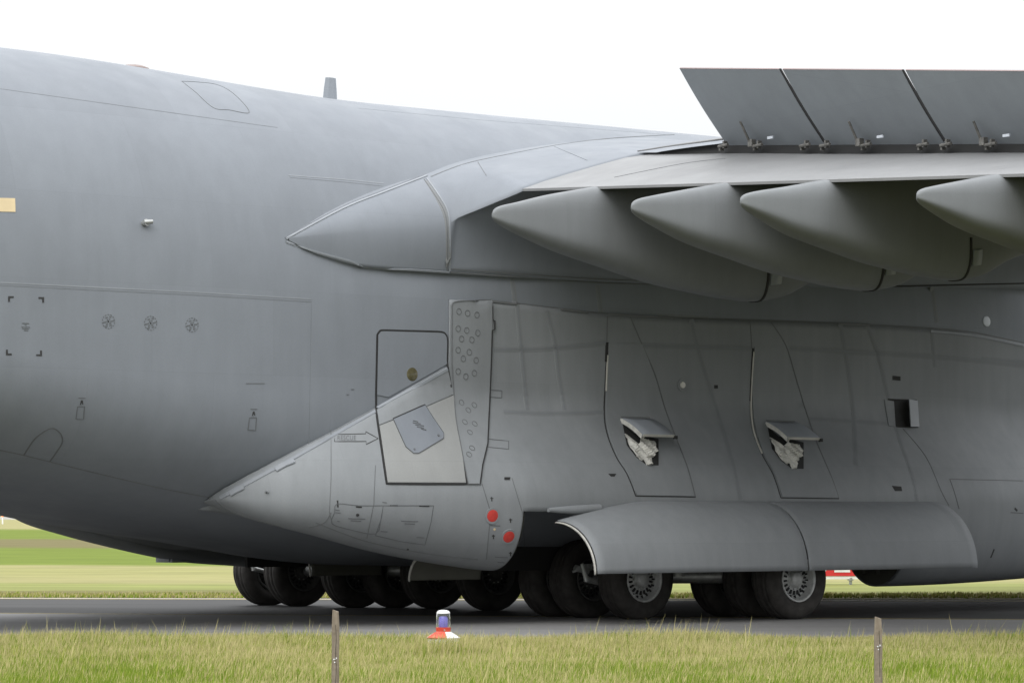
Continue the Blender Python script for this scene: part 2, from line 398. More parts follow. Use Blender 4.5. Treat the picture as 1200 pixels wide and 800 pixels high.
def pod_mesh(sgn):
    bay0 = BAY0 if sgn > 0 else -2.0
    st_ = sorted(set([-7.12, -7.1, -7.06, -7.03, -6.97, -6.9, -3.695, -3.685, bay0, BAY1] + [-6.8 + .1 * k for k in range(0, 199)]))
    st_ = [s for i, s in enumerate(st_) if i == 0 or s - st_[i - 1] > .006]
    rows = [pod_row(a) for a in st_]; NN = len(rows[0])
    v = [(a, -sgn * p[0], p[1]) for a, r_ in zip(st_, rows) for p in r_]
    f = []
    for i in range(len(st_) - 1):
        inbay = st_[i] >= bay0 - 1e-4 and st_[i + 1] <= BAY1 + 1e-4
        for k in range(NN - 1):
            if inbay and k >= 35: continue
            q = (i * NN + k, (i + 1) * NN + k, (i + 1) * NN + k + 1, i * NN + k + 1)
            f.append(q[::-1] if sgn > 0 else q)
    return v, f
pv, pf = pod_mesh(1)
def pod_obj(sgn, label=None):
    o = meshof('landing_gear_pod', pod_mesh(sgn), plane, M['pod'], True, 40)
    md = o.modifiers.new('skin', 'SOLIDIFY'); md.thickness = .03; md.offset = -1
    # closing walls at both ends of the wheel bay
    for a, nm_ in ((BAY0 if sgn > 0 else -2.0, 'bay_bulkhead'), (BAY1, 'bay_bulkhead')):
        r_ = [p for p in pod_row(a)[33:]]
        pts = [(p[0] - .03, p[1] + .02) for p in r_] + [(1.9, 1.72)]
        mb = MB()
        off = .0 if a > 0 else -.0
        mb.add([(a + off, -sgn * p[0], p[1]) for p in pts] + [(a + off + .05, -sgn * p[0], p[1]) for p in pts],
               [tuple(range(len(pts))), tuple(range(2 * len(pts) - 1, len(pts) - 1, -1))])
        bo = meshof(nm_, mb.vf(), o, M['bay'], False)
        if a > 0 and sgn > 0:
            rb = MB()
            for b_ in (3.75, 4.05, 4.35, 4.6):
                rb.box((a - .04, -b_, 1.12), (.08, .05, 1.0 if b_ < 4.2 else .7))
            meshof('bulkhead_rib', rb.vf(), o, M['bay'], False)['kind'] = 'stuff'
    return o
pod = pod_obj(1); pod2 = pod_obj(-1)
# dark roof and inner wall of each wheel bay
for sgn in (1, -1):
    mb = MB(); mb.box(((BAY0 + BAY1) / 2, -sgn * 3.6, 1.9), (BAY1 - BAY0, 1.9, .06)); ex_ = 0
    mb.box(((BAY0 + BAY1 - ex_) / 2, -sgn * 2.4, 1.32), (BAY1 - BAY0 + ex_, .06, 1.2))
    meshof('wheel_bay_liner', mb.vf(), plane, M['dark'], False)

# ---- wing (starboard)
ANH = .073
def a_te(b): return -2.55 - .1 * b
def z_te(b): return 6.15 - ANH * (b - 4.5)
def a_h(b): return -.35 - .1 * b
def z_h(b): return 6.60 - .098 * (b - 6.6) if b > 6.6 else 6.60 + .1 * (6.6 - b)
def a_le(b): return 13.0 - .55 * b
def z_up(b, a):
    """upper surface, flap included"""
    te, h, le = a_te(b), a_h(b), a_le(b)
    if a <= h:
        t = (a - te) / (h - te); return z_te(b) + (z_h(b) - z_te(b)) * (t ** .92)
    t = (a - h) / (le - h); return z_h(b) + .42 * math.sin(min(1, t * 1.15) * math.pi * .5) * (1 - t ** 2.2) - .75 * t ** 3
def z_lo(b, a):
    te, h, le = a_te(b), a_h(b), a_le(b)
    if a <= h: return z_up(b, a) - .035 - .16 * (a - te) / (h - te)
    t = (a - h) / (le - h)
    return (z_h(b) - .195) * (1 - t) + (z_h(b) - .75) * t - .25 * max(0, math.sin(t * math.pi)) ** .8
def wing_mesh():
    v, f = [], []
    bs = [4.6 + .35 * k for k in range(0, 60)]; rows = []
    ts = [0, .03, .06, .1, .14, .18, .22, .26] + [.3 + .05 * k for k in range(0, 13)] + [.94, .97, .99, 1.0]
    for b in bs:
        te, le = a_te(b), a_le(b)
        up = [L(te + (le - te) * t, b, z_up(b, te + (le - te) * t)) for t in ts]
        lo = [L(te + (le - te) * t, b, min(z_lo(b, te + (le - te) * t), z_up(b, te + (le - te) * t) - .03)) for t in reversed(ts)]
        rows.append(up + lo)
    v, f = grid(rows, True)
    n = len(rows[0]); f += [tuple(range(n)), tuple(range(len(v) - 1, len(v) - n - 1, -1))]
    return v, f
wv, wf = wing_mesh()
wing = meshof('wing', (wv, wf), plane, M['wing'], True, 30)

# ---- wing root fairing: cone on the fuselage side that opens into the wing
B0 = 4.6
def fair_sec(a):
    """list of (b, z) from fuselage top joint, over the ridge / wing edge, down to the lower joint"""
    nU, nD = 18, 16
    def T(a): return sinterp(a, [(-6.35, 5.34), (-5.7, 5.70), (-5.0, 6.0), (-4.3, 6.24), (-3.74, 6.40), (-3.1, 6.62), (-2.43, 6.80), (-.24, 7.22), (2, 7.48), (6, 7.5), (9, 7.3)])
    def B(a): return sinterp(a, [(-6.35, 5.30), (-5.9, 5.13), (-5.05, 4.99), (-3.74, 4.97), (2, 5.05), (6, 5.22), (9, 5.3)])
    zt, zb = T(a), B(a)
    if a <= -3.74:
        s = (a + 6.35) / (6.35 - 3.74)
        rz = 5.33 + .37 * s; rb = max(bf(a, rz), bf(a, zb) * .995) + .02 + .16 * s ** .8
        bbm = bf(a, zb) + .015 + .045 * min(1, s * 2)
        P0, P1, P2 = (bf(a, zt) + .005, zt), (rb, rz), (bbm, zb)
        C1 = (P0[0] + .72 * (rb - P0[0]) + .10 * s, zt + .42 * (rz - zt))
        up = [bez(P0, C1, P1, k / (nU - 1)) for k in range(nU)]
        C2 = (rb + .06 * s, rz + .35 * (zb - rz))
        dn = [bez(P1, C2, P2, k / nD) for k in range(1, nD + 1)]
        return up + dn
    fs = sstep((a + 3.74) / .9) ; fs2 = min(1, (a + 3.74) / .74)
    aw = max(a, a_te(B0) + .0)
    zo, zl = z_up(B0, aw), min(z_lo(B0, aw), z_up(B0, aw) - .03)
    if fs2 < 1:
        # ridge runs from the cone's ring out to the wing's trailing edge
        rb, rz = 3.9 + (B0 - 3.9) * fs2, 5.70 + (z_te(B0) - 5.70) * fs2
        zo, zl, ob = rz, rz - .03 * fs2, rb
        base = fair_sec(-3.74)
        rb0, rz0 = base[nU - 1]
        rb = rb0 + (B0 - rb0) * fs2; rz = rz0 + (z_te(B0) - rz0) * fs2
        ob, zo, zl = rb, rz, rz - .035 * fs2
    else: ob = B0
    P0 = (bf(a, zt) + .005, zt)
    mid = (P0[0] + .55 * (ob - P0[0]), (zt + zo) / 2 + .16 - .12 * fs)
    up = [bez(P0, mid, (ob, zo), k / (nU - 1)) for k in range(nU)]
    bb_ = bf(a, zb) + .06
    wall = bb_ + .02
    C = (wall + .03, zl - .07)
    dn = [bez((ob, zl), C, (bb_, zb), k / (nD - 1)) for k in range(nD)]
    return up + dn
def bez(p, c, q, t): return tuple((1 - t) ** 2 * x + 2 * t * (1 - t) * y + t * t * z for x, y, z in zip(p, c, q))
fst = [-6.345 + .09 * k for k in range(0, 29)] + [-3.74 + .074 * k for k in range(0, 11)] + [-2.9 + .25 * k for k in range(0, 46)]
rows = []
for a in fst:
    s_ = fair_sec(a); z0 = s_[-1][1]
    s_ = s_ + [(bf(a, z0 - .01) - .02, z0 - .012)]
    rows.append([L(a, b, z) for b, z in s_])
rv, rf = grid(rows); rf = [q[::-1] for q in rf]
fair = meshof('wing_root_fairing', (rv, rf), plane, M['paint'], True, 80)

# ---- surfaces that details are laid on
def bvh(v, f): return BVHTree.FromPolygons([Vector(p) for p in v], f)
allv, allf = [], []
for v, f in ((fv, ff), (pv, pf), (rv, rf), (wv, wf)):
    n = len(allv); allv += v; allf += [tuple(i + n for i in q) for q in f]
SKIN = bvh(allv, allf)
EXTRA = []
def hit(px, py, tree=None):
    d = ray(px, py)
    p, n, i, dist = (tree or SKIN).ray_cast(EYE_L, d)
    if p is None: return None, None
    if n.dot(d) > 0: n = -n
    return p, n
def resample(pts, step=6.0, closed=False):
    out = []; pp = list(pts) + ([pts[0]] if closed else [])
    for (x0, y0), (x1, y1) in zip(pp[:-1], pp[1:]):
        n = max(1, int(math.hypot(x1 - x0, y1 - y0) / step))
        out += [(x0 + (x1 - x0) * k / n, y0 + (y1 - y0) * k / n) for k in range(n)]
    if not closed: out.append(pp[-1])
    return out
def smooth_pts(pts, n=6):
    """Catmull-Rom through photo points"""
    P = [pts[0]] + list(pts) + [pts[-1]]; out = []
    for i in range(1, len(P) - 2):
        for k in range(n):
            t = k / n
            out.append(tuple(.5 * (2 * P[i][j] + (P[i + 1][j] - P[i - 1][j]) * t + (2 * P[i - 1][j] - 5 * P[i][j] + 4 * P[i + 1][j] - P[i + 2][j]) * t * t + (3 * P[i][j] - P[i - 1][j] - 3 * P[i + 1][j] + P[i + 2][j]) * t ** 3) for j in (0, 1)))
    out.append(pts[-1]); return out
def ribbon(mb, pts, w_=.012, off=.005, closed=False, step=6.0, tree=None):
    H = [hit(x, y, tree) for x, y in resample(pts, step, closed)]
    H = [h for h in H if h[0] is not None]
    if len(H) < 2: return
    n = len(H); v = []
    for i, (p, nn) in enumerate(H):
        q0 = H[(i - 1) % n if closed else max(0, i - 1)][0]; q1 = H[(i + 1) % n if closed else min(n - 1, i + 1)][0]
        t = (q1 - q0)
        if t.length < 1e-6: t = Vector((1, 0, 0))
        s_ = nn.cross(t.normalized()).normalized() * (w_ / 2)
        v += [p + nn * off + s_, p + nn * off - s_, p + nn * (off - .012) + s_ * 1.3, p + nn * (off - .012) - s_ * 1.3]
    f = []
    for i in range(n if closed else n - 1):
        a0, b0 = 4 * i, 4 * ((i + 1) % n)
        if (H[i][0] - H[(i + 1) % n][0]).length > .6: continue
        f += [(a0, a0 + 1, b0 + 1, b0), (a0 + 2, a0, b0, b0 + 2), (a0 + 1, a0 + 3, b0 + 3, b0 + 1)]
    mb.add(v, f)
def patch(pts, off=.008, step=9.0, tree=None, skirt=.03):
    """a skin panel with the outline pts (photo points), lying on the surface behind it, proud by off"""
    B = resample(pts, step, True); nb = len(B)
    xs, ys = [p[0] for p in B], [p[1] for p in B]
    def inside(x, y):
        r_ = False; j = nb - 1
        for i in range(nb):
            if (B[i][1] > y) != (B[j][1] > y) and x < (B[j][0] - B[i][0]) * (y - B[i][1]) / (B[j][1] - B[i][1]) + B[i][0]: r_ = not r_
            j = i
        return r_
    inn = []
    y = min(ys) + step / 2
    while y < max(ys):
        x = min(xs) + step / 2
        while x < max(xs):
            if inside(x, y) and min((x - p[0]) ** 2 + (y - p[1]) ** 2 for p in B) > (step * .45) ** 2: inn.append((x, y))
            x += step
        y += step
    res = delaunay_2d_cdt([Vector(p) for p in B + inn], [], [list(range(nb))], 1, 1e-5)
    V2, fc = res[0], res[2]
    P = []; ok = []
    for p in V2:
        h = hit(p[0], p[1], tree)
        ok.append(h[0] is not None)
        P.append((h[0] + h[1] * off, h[1]) if h[0] is not None else (Vector((0, 0, 0)), Vector((0, 0, 1))))
    v = [p for p, _ in P]; f = [tuple(q) for q in fc if all(ok[i] for i in q)]
    # consistent outward winding
    ff_ = []
    for q in f:
        n = (v[q[1]] - v[q[0]]).cross(v[q[2]] - v[q[0]])
        ff_.append(q if n.dot(P[q[0]][1]) > 0 else q[::-1])
    edges = {}
    for q in ff_:
        for i in range(3):
            e = (q[i], q[(i + 1) % 3]); edges[e] = 1
    bd = [e for e in edges if (e[1], e[0]) not in edges]
    mp = {}
    for e in bd:
        for i in e:
            if i not in mp: mp[i] = len(v); v.append(v[i]); v.append(P[i][0] - P[i][1] * skirt)
    ff_ += [(mp[e[1]], mp[e[0]], mp[e[0]] + 1, mp[e[1]] + 1) for e in bd]
    return [tuple(p) for p in v], ff_
def frame_at(px, py, tree=None):
    p, n = hit(px, py, tree)
    t1 = (Vector((1, 0, 0)) - n * n.x).normalized(); t2 = n.cross(t1)
    if t2.z < 0: t2 = -t2
    return p, n, t1, t2
def disc(mb, px, py, r_, h=.01, n=20, tree=None, ring=None):
    """a low round cap (or a ring) in the skin"""
    p, n_, t1, t2 = frame_at(px, py, tree)
    cir = lambda rr, hh: [p + t1 * math.cos(2 * math.pi * k / n) * rr + t2 * math.sin(2 * math.pi * k / n) * rr + n_ * hh for k in range(n)]
    if ring:
        v = cir(r_, -.01) + cir(r_, h) + cir(ring, h) + cir(ring, -.01)
        f = [(i * n + k, i * n + (k + 1) % n, (i + 1) * n + (k + 1) % n, (i + 1) * n + k) for i in range(3) for k in range(n)]
    else:
        v = cir(r_, -.01) + cir(r_, h * .7) + cir(r_ * .88, h)
        f = [(i * n + k, i * n + (k + 1) % n, (i + 1) * n + (k + 1) % n, (i + 1) * n + k) for i in range(2) for k in range(n)] + [tuple(range(2 * n, 3 * n))]
    mb.add(v, f)
def circle_px(cx, cy, r_, n=20, sx=.8): return [(cx + math.cos(2 * math.pi * k / n) * r_ * sx, cy + math.sin(2 * math.pi * k / n) * r_) for k in range(n)]
def rect_px(x0, y0, x1, y1): return [(x0, y0), (x1, y0), (x1, y1), (x0, y1)]

# ---- flap track fairings
def flap_fairing(b, k, drop):
    te, zt = a_te(b), z_te(b)
    bot = [(-1.71, -drop - .03), (-1.66, -drop - .075), (-1.55, -drop - .13), (-1.08, -.5 * drop - .53), (-.64, -.90), (.19, -1.08), (1.06, -1.26), (1.74, -1.35), (2.42, -1.42), (2.9, -1.44), (3.45, -1.36), (4.2, -1.05), (5.4, -.75), (6.2, -.62)]
    top = [(-1.71, -drop + .02), (-1.66, -drop + .085), (-1.55, -drop + .135), (-1.34, -drop + .185), (-.75, -.155), (0, -.005), (.6, .12), (2, .38), (3.2, .40), (6.2, .35)]
    wid = [(-1.71, .015), (-1.66, .06), (-1.55, .10), (-1.3, .155), (-.8, .23), (0, .30), (1.5, .33), (2.8, .31), (3.4, .26), (4.5, .17), (6.2, .05)]
    rows = []; ns = 64
    for da in [-1.71, -1.695, -1.67, -1.64, -1.6, -1.55, -1.48, -1.38, -1.25, -1.1] + [-.95 + .17 * i for i in range(0, 42)]:
        zb, zt_, w_ = sinterp(da, bot), sinterp(da, top), sinterp(da, wid)
        sc_ = k
        c, h = (zb + zt_) / 2, max(.01, (zt_ - zb) / 2); row = []
        for i in range(ns):
            t = 2 * math.pi * i / ns; cc, ss = math.cos(t), math.sin(t)
            e = 3.2 if ss < 0 else 4.5
            ww = w_ * (1 - .22 * max(0, .35 + .65 * ss))
            row.append(L(te + da * sc_, b + ww * (.7 + .3 * k) * math.copysign(abs(cc) ** (2 / e), cc), zt + (c + h * math.copysign(abs(ss) ** (2 / e), ss)) * sc_))
        rows.append(row)
    v, f = grid(rows, True); f = [q[::-1] for q in f]; f += [tuple(range(ns)), tuple(range(len(v) - 1, len(v) - ns - 1, -1))]
    o = meshof('flap_track_fairing', (v, f), plane, M['fairing'], True, 50)
    # joint ring near the forward end: a dark slot, then a pale hinge block
    def ring_at(da, grow, nm_, m_, t0, t1_):
        zb, zt_, w_ = sinterp(da, bot), sinterp(da, top), sinterp(da, wid); c, h = (zb + zt_) / 2, (zt_ - zb) / 2; mb = MB(); v = []; ks = 22
        for d_ in (0, .045 if 'slot' in nm_ else .22):
            for i in range(ks):
                t = t0 + (t1_ - t0) * i / (ks - 1); cc, ss = math.cos(t), math.sin(t)
                e_ = 3.2 if ss < 0 else 4.5; zb2, zt2, w2 = sinterp(da + d_, bot), sinterp(da + d_, top), sinterp(da + d_, wid); c2, h2 = (zb2 + zt2) / 2, (zt2 - zb2) / 2
                v.append(L(te + (da + d_) * k, b + (w2 * (1 - .22 * max(0, .35 + .65 * ss)) * (.7 + .3 * k) + grow) * math.copysign(abs(cc) ** (2 / e_), cc), zt + (c2 + (h2 + grow / k) * math.copysign(abs(ss) ** (2 / e_), ss)) * k))
        n = ks; mb.add(v, [(i, i + 1, n + i + 1, n + i) for i in range(n - 1)])
        oo = meshof(nm_, mb.vf(), o, m_, True, None); md = oo.modifiers.new('thick', 'SOLIDIFY'); md.thickness = .02; md.offset = 0
    ring_at(2.98, .002, 'joint_slot', M['seam'], -math.pi * .60, -.12)
    ring_at(3.06, .012, 'hinge_block', M['seam_light'], -math.pi * .22, -math.pi * .10)
    return o
fl_params = []
for px, py, k in ((577, 252, 1.0), (740, 243, .88), (868, 236, .78), (1075, 230, .70), (1262, 226, .64)):
    # find b so that the tip, 1.71k behind the trailing edge, lies on this line of sight
    lo_, hi_ = 5.0, 22.0
    for _ in range(40):
        b = (lo_ + hi_) / 2; p = MW @ Vector(L(a_te(b) - 1.71 * k, b, 5.3))
        if 600 + F * p.x / p.y < px: lo_ = b
        else: hi_ = b
    zz = EYE + (600 - py) / F * p.y
    drop = (z_te(b) - zz) / k
    fl_params.append((b, k, drop)); flap_fairing(b, k, drop)

# ---- spoilers, raised
def wing_line_b(px, fa, z):
    lo_, hi_ = 4.0, 24.0
    for _ in range(40):
        b = (lo_ + hi_) / 2; p = MW @ Vector(L(fa(b), b, z))
        if 600 + F * p.x / p.y < px: lo_ = b
        else: hi_ = b
    return b
def sh_a(b): return a_h(b) + .10
def sh_z(b): return z_h(b) + .15
sb = [wing_line_b(x, sh_a, 6.5) for x in (849, 967, 1108, 1262, 1430)]
UPA, UPZ = -.86, .97
for i in range(4):
    b0, b1 = sb[i] + .03, sb[i + 1] - .04
    rows = []; nb_, nc = 8, 12
    def sp(b, t, th):
        sc_ = 1 - .028 * (b - sb[0])
        a = sh_a(b) + UPA * t * sc_ - .03 * math.sin(t * math.pi) * sc_; z = sh_z(b) + UPZ * t * sc_
        return L(a + th * .82, b, z + th * .57)
    for s_ in range(nb_ + 1):
        b = b0 + (b1 - b0) * s_ / nb_
        skew = 0
        fr_ = [sp(b, -.05 + 1.05 * c / nc, 0) for c in range(nc + 1)]
        bk = [sp(b, -.05 + 1.05 * c / nc, 
              .065 - .04 * c / nc) for c in range(nc, -1, -1)]
        rows.append(fr_ + bk)
    v, f = grid(rows, True); n = len(rows[0]); f = [q[::-1] for q in f]
    f += [tuple(range(n)), tuple(range(len(v) - 1, len(v) - n - 1, -1))]
    o = meshof('spoiler', (v, f), plane, M['spoil'], True, 30)
    es = MB(); q0 = [sp(b1 + .004, t_, 0) for t_ in [k / 8 for k in range(9)]]; q1 = [sp(b1 + .004, t_, .065 - .04 * t_) for t_ in [k / 8 for k in range(9)]]
    es.add(q0 + q1 + [(x, y - .014, z) for x, y, z in q0] + [(x, y - .014, z) for x, y, z in q1], [(k, k + 1, 10 + k, 9 + k) for k in range(8)] + [(18 + k, 27 + k, 28 + k, 19 + k) for k in range(8)] + [(k, 18 + k, 19 + k, k + 1) for k in range(8)])
    meshof('edge_seal', es.vf(), o, M['seam'], False)
    tr = MB(); v = []
    for s_ in range(nb_ + 1):
        b = b0 + (b1 - b0) * s_ / nb_
        v += [sp(b, .999, -.002), sp(b, 1.003, -.002), sp(b, 1.003, .024), sp(b, .999, .024)]
    tr.add(v, [(4 * i_ + q, 4 * i_ + (q + 1) % 4, 4 * i_ + 4 + (q + 1) % 4, 4 * i_ + 4 + q) for i_ in range(nb_) for q in range(4)])
    meshof('spoiler_edge', tr.vf(), o, mat('red_edge_paint', (.25, .185, .18), .6) if i == 0 else bpy.data.materials['red_edge_paint'], False)
    if i < 3:
        for fr_ in (.06, .42, .9):
            b = b0 + (b1 - b0) * fr_
            base = Vector(L(sh_a(b) - .12, b, sh_z(b) - .07)); hb = MB()
            hb.box(base + Vector((0, 0, .04)), (.07, .03, .10)); hb.tube(base + Vector((-.03, -.09, .03)), base + Vector((-.03, .10, .02)), .022, .022, 8); hb.box(base + Vector((.02, .10, .0)), (.07, .03, .07))
            meshof('hinge_bracket', hb.vf(), o, M['bracket'], False)
            if fr_ == .42:
                arm = MB(); p0, p1 = Vector(L(sh_a(b + .1) - .10, b - .16, sh_z(b) - .05)), Vector(sp(b - .16, .32, -.06))
                arm.tube(p0, p1, .018, .016, 8); arm.box(p0 + Vector((-.03, -.03, .05)), (.08, .08, .10)); meshof('actuator_arm', arm.vf(), o, M['bracket'], False)
                tg = MB(); tg.box(base + Vector((-.07, -.30, .10)), (.02, .11, .035)); meshof('pale_tab', tg.vf(), o, M['oval'], False)
# spoiler bay: dark well behind the flap
rows = []
bs_ = [sb[0] - 1.9 + .3 * k for k in range(0, 60)]
for b in bs_:
    h0 = .16 * min(1, max(0, (b - bs_[0]) / 1.9)) ** .8
    rows.append([L(sh_a(b) - .06, b, z_h(b) - .05), L(sh_a(b) + .05, b, z_h(b) + h0), L(sh_a(b) + .35, b, z_h(b) + h0 + .01), L(sh_a(b) + .9, b, z_h(b) + .05)])
v, f = grid(rows)
meshof('spoiler_bay', (v, [q[::-1] for q in f]), wing, M['dark'], False)
# fixed skin panel over the root end of the bay
rows = []
for k in range(0, 9):
    b = sb[0] - 2.0 + .24 * k; h0 = .02 + .16 * min(1, max(0, (b - bs_[0]) / 1.9)) ** .8
    rows.append([L(sh_a(b) - .10, b, z_h(b) + h0), L(sh_a(b) + .4, b, z_h(b) + h0 + .10), L(sh_a(b) + 1.6, b, max(z_up(b, sh_a(b) + 1.6) + .015, z_h(b) + h0 + .30))])
v, f = grid(rows); po = meshof('fixed_skin_panel', (v, [q[::-1] for q in f]), wing, M['wing'], True, 60)
md = po.modifiers.new('thick', 'SOLIDIFY'); md.thickness = .02; md.offset = 1

# ---- hung main gear doors (quarter-round shells)
def hung_door(a0, a1, b0, z0, b1, z1, sgn=1, taper=0.0, thick=.022, outm=None, name='gear_door', edge=True, power=1.0):
    rows = []; na, nc = 24, 18
    for i in range(na + 1):
        a = a0 + (a1 - a0) * i / na; zz0 = z0 - taper * max(0, 1 - (a - a0) / 1.7) ** 1.35 if taper else z0
        bb0 = b0 + (.12 * max(0, 1 - (a - a0) / 1.7) ** 1.35 if taper else 0)
        row = []
        for k in range(nc + 1):
            t = k / nc * math.pi / 2
            row.append(L(a, bb0 + (b1 - bb0) * math.sin(t) ** power, zz0 - (zz0 - z1) * (1 - math.cos(t)) ** power))
        rows.append(row)
    v, f = grid(rows); o = meshof(name, (v, f), plane, outm or M['pod'], True, 60)
    md = o.modifiers.new('thick', 'SOLIDIFY'); md.thickness = thick; md.offset = 1 if sgn > 0 else -1
    if edge:
        mb = MB(); r0 = [Vector(p) for p in rows[0]]; v = []
        for p in r0:
            q = p + Vector((0, .0, 0)); v += [q + Vector((-.02, 0, 0)), q + Vector((-.02, .03 * sgn, -.018))]
        mb.add(v, [(2 * k, 2 * k + 1, 2 * k + 3, 2 * k + 2) for k in range(len(r0) - 1)])
        e = meshof('door_edge', mb.vf(), o, M['white'], True, None); md = e.modifiers.new('thick', 'SOLIDIFY'); md.thickness = .018; md.offset = 0
    return o
d1 = hung_door(-2.56, 1.44, 4.70, 1.735, 5.70, .735, taper=.28)
d2 = hung_door(1.475, 5.03, 4.70, 1.735, 5.70, .735, edge=False)
hung_door(-2.2, -.85, -2.55, 1.25, -1.85, .58, name='inner_gear_door', outm=M['bay'])
hung_door(-3.45, -2.15, 2.95, 1.0, 2.5, .60, sgn=-1, name='inner_gear_door', outm=M['bay'])
sk = MB(); p, n = hit(642, 596); q, n2 = hit(704, 592)
for (x0, y0, x1, y1, r0, r1) in ((640, 597, 672, 597, .03, .07), (672, 597, 700, 595, .07, .06)):
    p = hit(x0, y0 - 4)[0] + Vector((0, -.05, -.05)); q = hit(x1, y1 - 4)[0] + Vector((0, -.05, -.05)); sk.tube(p, q, r0, r1, 12)
meshof('door_hinge_fairing', sk.vf(), plane, M['pod'], True)

# ---- wheels
TR, TWD = .61, .235
tyre = MB()
prof = [(.325, -.185), (.36, -.208), (.44, -.235), (.515, -.226), (.568, -.195), (.596, -.145)]
tread = [(.604, -.115), (.594, -.11), (.594, -.095), (.607, -.09), (.61, -.03), (.598, -.025), (.598, -.008), (.61, -.003)]
half = prof + tread
full = half + [(r_, -h) for r_, h in reversed(half)]
tyre.lathe(full, 56, 'y')
tme = bpy.data.meshes.new('tyre'); tme.from_pydata(*[tyre.v, [], tyre.f]); tme.update(); tme.materials.append(M['tyre'])
rimb = MB(); hb = MB()
# outer face looks to starboard (-y local)
rimb.lathe([(.335, .18), (.342, .212), (.325, .220), (.30, .19), (.285, .10), (.25, .07), (.235, .095), (.16, .115), (.115, .12), (.11, .17), (.095, .185), (.03, .19), (.0, .19)][::-1], 48, 'y')
rimb.v = [(x, -y, z) for x, y, z in rimb.v]
rme = bpy.data.meshes.new('rim'); rme.from_pydata(rimb.v, [], [q[::-1] for q in rimb.f]); rme.update(); rme.materials.append(M['rim'])
hol = MB()
for k in range(18):
    t = 2 * math.pi * k / 18
    for rr, sz, yy in ((.268, .020, -.088), (.20, .024, -.112)):
        c, s_ = math.cos(t + (0 if rr > .25 else .17)), math.sin(t + (0 if rr > .25 else .17))
        hol.box((c * rr, yy, s_ * rr), (.052 if rr > .25 else .062, .03, .026 if rr > .25 else .028), Matrix.Rotation(-math.atan2(s_, c), 3, 'Y'))
hme = bpy.data.meshes.new('rim_hole'); hme.from_pydata(hol.v, [], hol.f); hme.update(); hme.materials.append(M['dark'])
bolt = MB()
for k in range(10):
    t = 2 * math.pi * k / 10; bolt.tube((math.cos(t) * .145, -.112, math.sin(t) * .145), (math.cos(t) * .145, -.14, math.sin(t) * .145), .013, .011, 6)
bme = bpy.data.meshes.new('wheel_bolts'); bme.from_pydata(bolt.v, [], bolt.f); bme.update(); bme.materials.append(M['metal'])
def wheel(a, b, ry=0.0, shaded=False):
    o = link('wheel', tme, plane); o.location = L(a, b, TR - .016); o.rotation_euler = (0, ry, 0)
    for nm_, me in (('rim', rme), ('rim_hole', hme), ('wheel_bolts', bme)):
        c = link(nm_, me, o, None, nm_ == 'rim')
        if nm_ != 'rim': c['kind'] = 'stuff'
        elif shaded: c.material_slots[0].link = 'OBJECT'; c.material_slots[0].material = M['rim_shaded']
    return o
def loc_of(px, py):
    p = MI @ gp(px, py); return p.x, -p.y
near = [loc_of(745, 725), loc_of(926, 727)]
a3, b3 = near[0]; a5, b5 = near[1]; b5 = b3 + 1.34; a5 = a3 + 1.87
wl = [(a3, b3), (a3 - .15, b3 - .98), (a3 - .2, b3 - 1.66), (a5, b5), (a5 + .12, b5 - .80), (a5 + .15, b5 - 1.58)]
far = [loc_of(313, 708.3), loc_of(349, 709.3), loc_of(416, 711), loc_of(509, 712), loc_of(575, 714.5), loc_of(463, 711)]
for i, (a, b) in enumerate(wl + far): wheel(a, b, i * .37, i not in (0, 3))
# bogie beams, axles, struts
def gear(ws, ia, ib):
    ra = sum(ws[i][0] for i in ia) / len(ia); fa = sum(ws[i][0] for i in ib) / len(ib)
    rb0, rb1 = min(ws[i][1] for i in ia), max(ws[i][1] for i in ia); fb0, fb1 = min(ws[i][1] for i in ib), max(ws[i][1] for i in ib)
    rbm, fbm = (rb0 + rb1) / 2, (fb0 + fb1) / 2
    o = MB(); o.tube(L(ra, rbm, .62), L(fa, fbm, .62), .11, .10)
    root = meshof('bogie_beam', o.vf(), plane, M['metal'], True)
    for nm_, p, q, r_ in (('axle', L(ra, rb0 + .1, .585), L(ra, rb1 - .1, .585), .07), ('axle', L(fa, fb0 + .1, .585), L(fa, fb1 - .1, .585), .07),
                          ('strut', L((ra + fa) / 2, (rbm + fbm) / 2, .62), L((ra + fa) / 2, (rbm + fbm) / 2, 1.85), .16),
                          ('torque_link', L(ra - .1, rbm, .75), L((ra + fa) / 2, (rbm + fbm) / 2, 1.4), .05)):
        o = MB(); o.tube(p, q, r_); meshof(nm_, o.vf(), root, M['metal'], True)
    return root
gear(wl, (0, 1, 2), (3, 4, 5)); gear(far, (0, 1, 2), (3, 4))
# brake linkages that show beside the tyres
def linkage(px, py, b, s=1.0):
    d = ray(px, py); k = (-b - EYE_L.y) / d.y; p = EYE_L + d * k
    o = MB(); o.tube(p + Vector((-.10, .04, .04)) * s, p + Vector((.12, 0, -.02)) * s, .05 * s, .045 * s, 10); o.tube(p + Vector((0, 0, .10)) * s, p + Vector((.05, -.06, -.16)) * s, .03 * s, .045 * s, 10)
    o.tube(p + Vector((.05, -.05, -.13)) * s, p + Vector((.35, -.09, -.20)) * s, .05 * s, .04 * s, 10); o.tube(p + Vector((-.14, .05, -.02)) * s, p + Vector((-.05, 0, .02)) * s, .02, .02, 8)
    o.box(p + Vector((.1, -.02, .06)) * s, (.10 * s, .08 * s, .07 * s))
    meshof('brake_linkage', o.vf(), plane, M['metal'], True)
linkage(682, 668, b3 - .35, 1.0); linkage(293, 658, far[0][1] + .25, .9)

# ------------------------------------------------------------------ skin details
seam, soft, light, ink, inks, faint, smear, smear2 = MB(), MB(), MB(), MB(), MB(), MB(), MB(), MB()
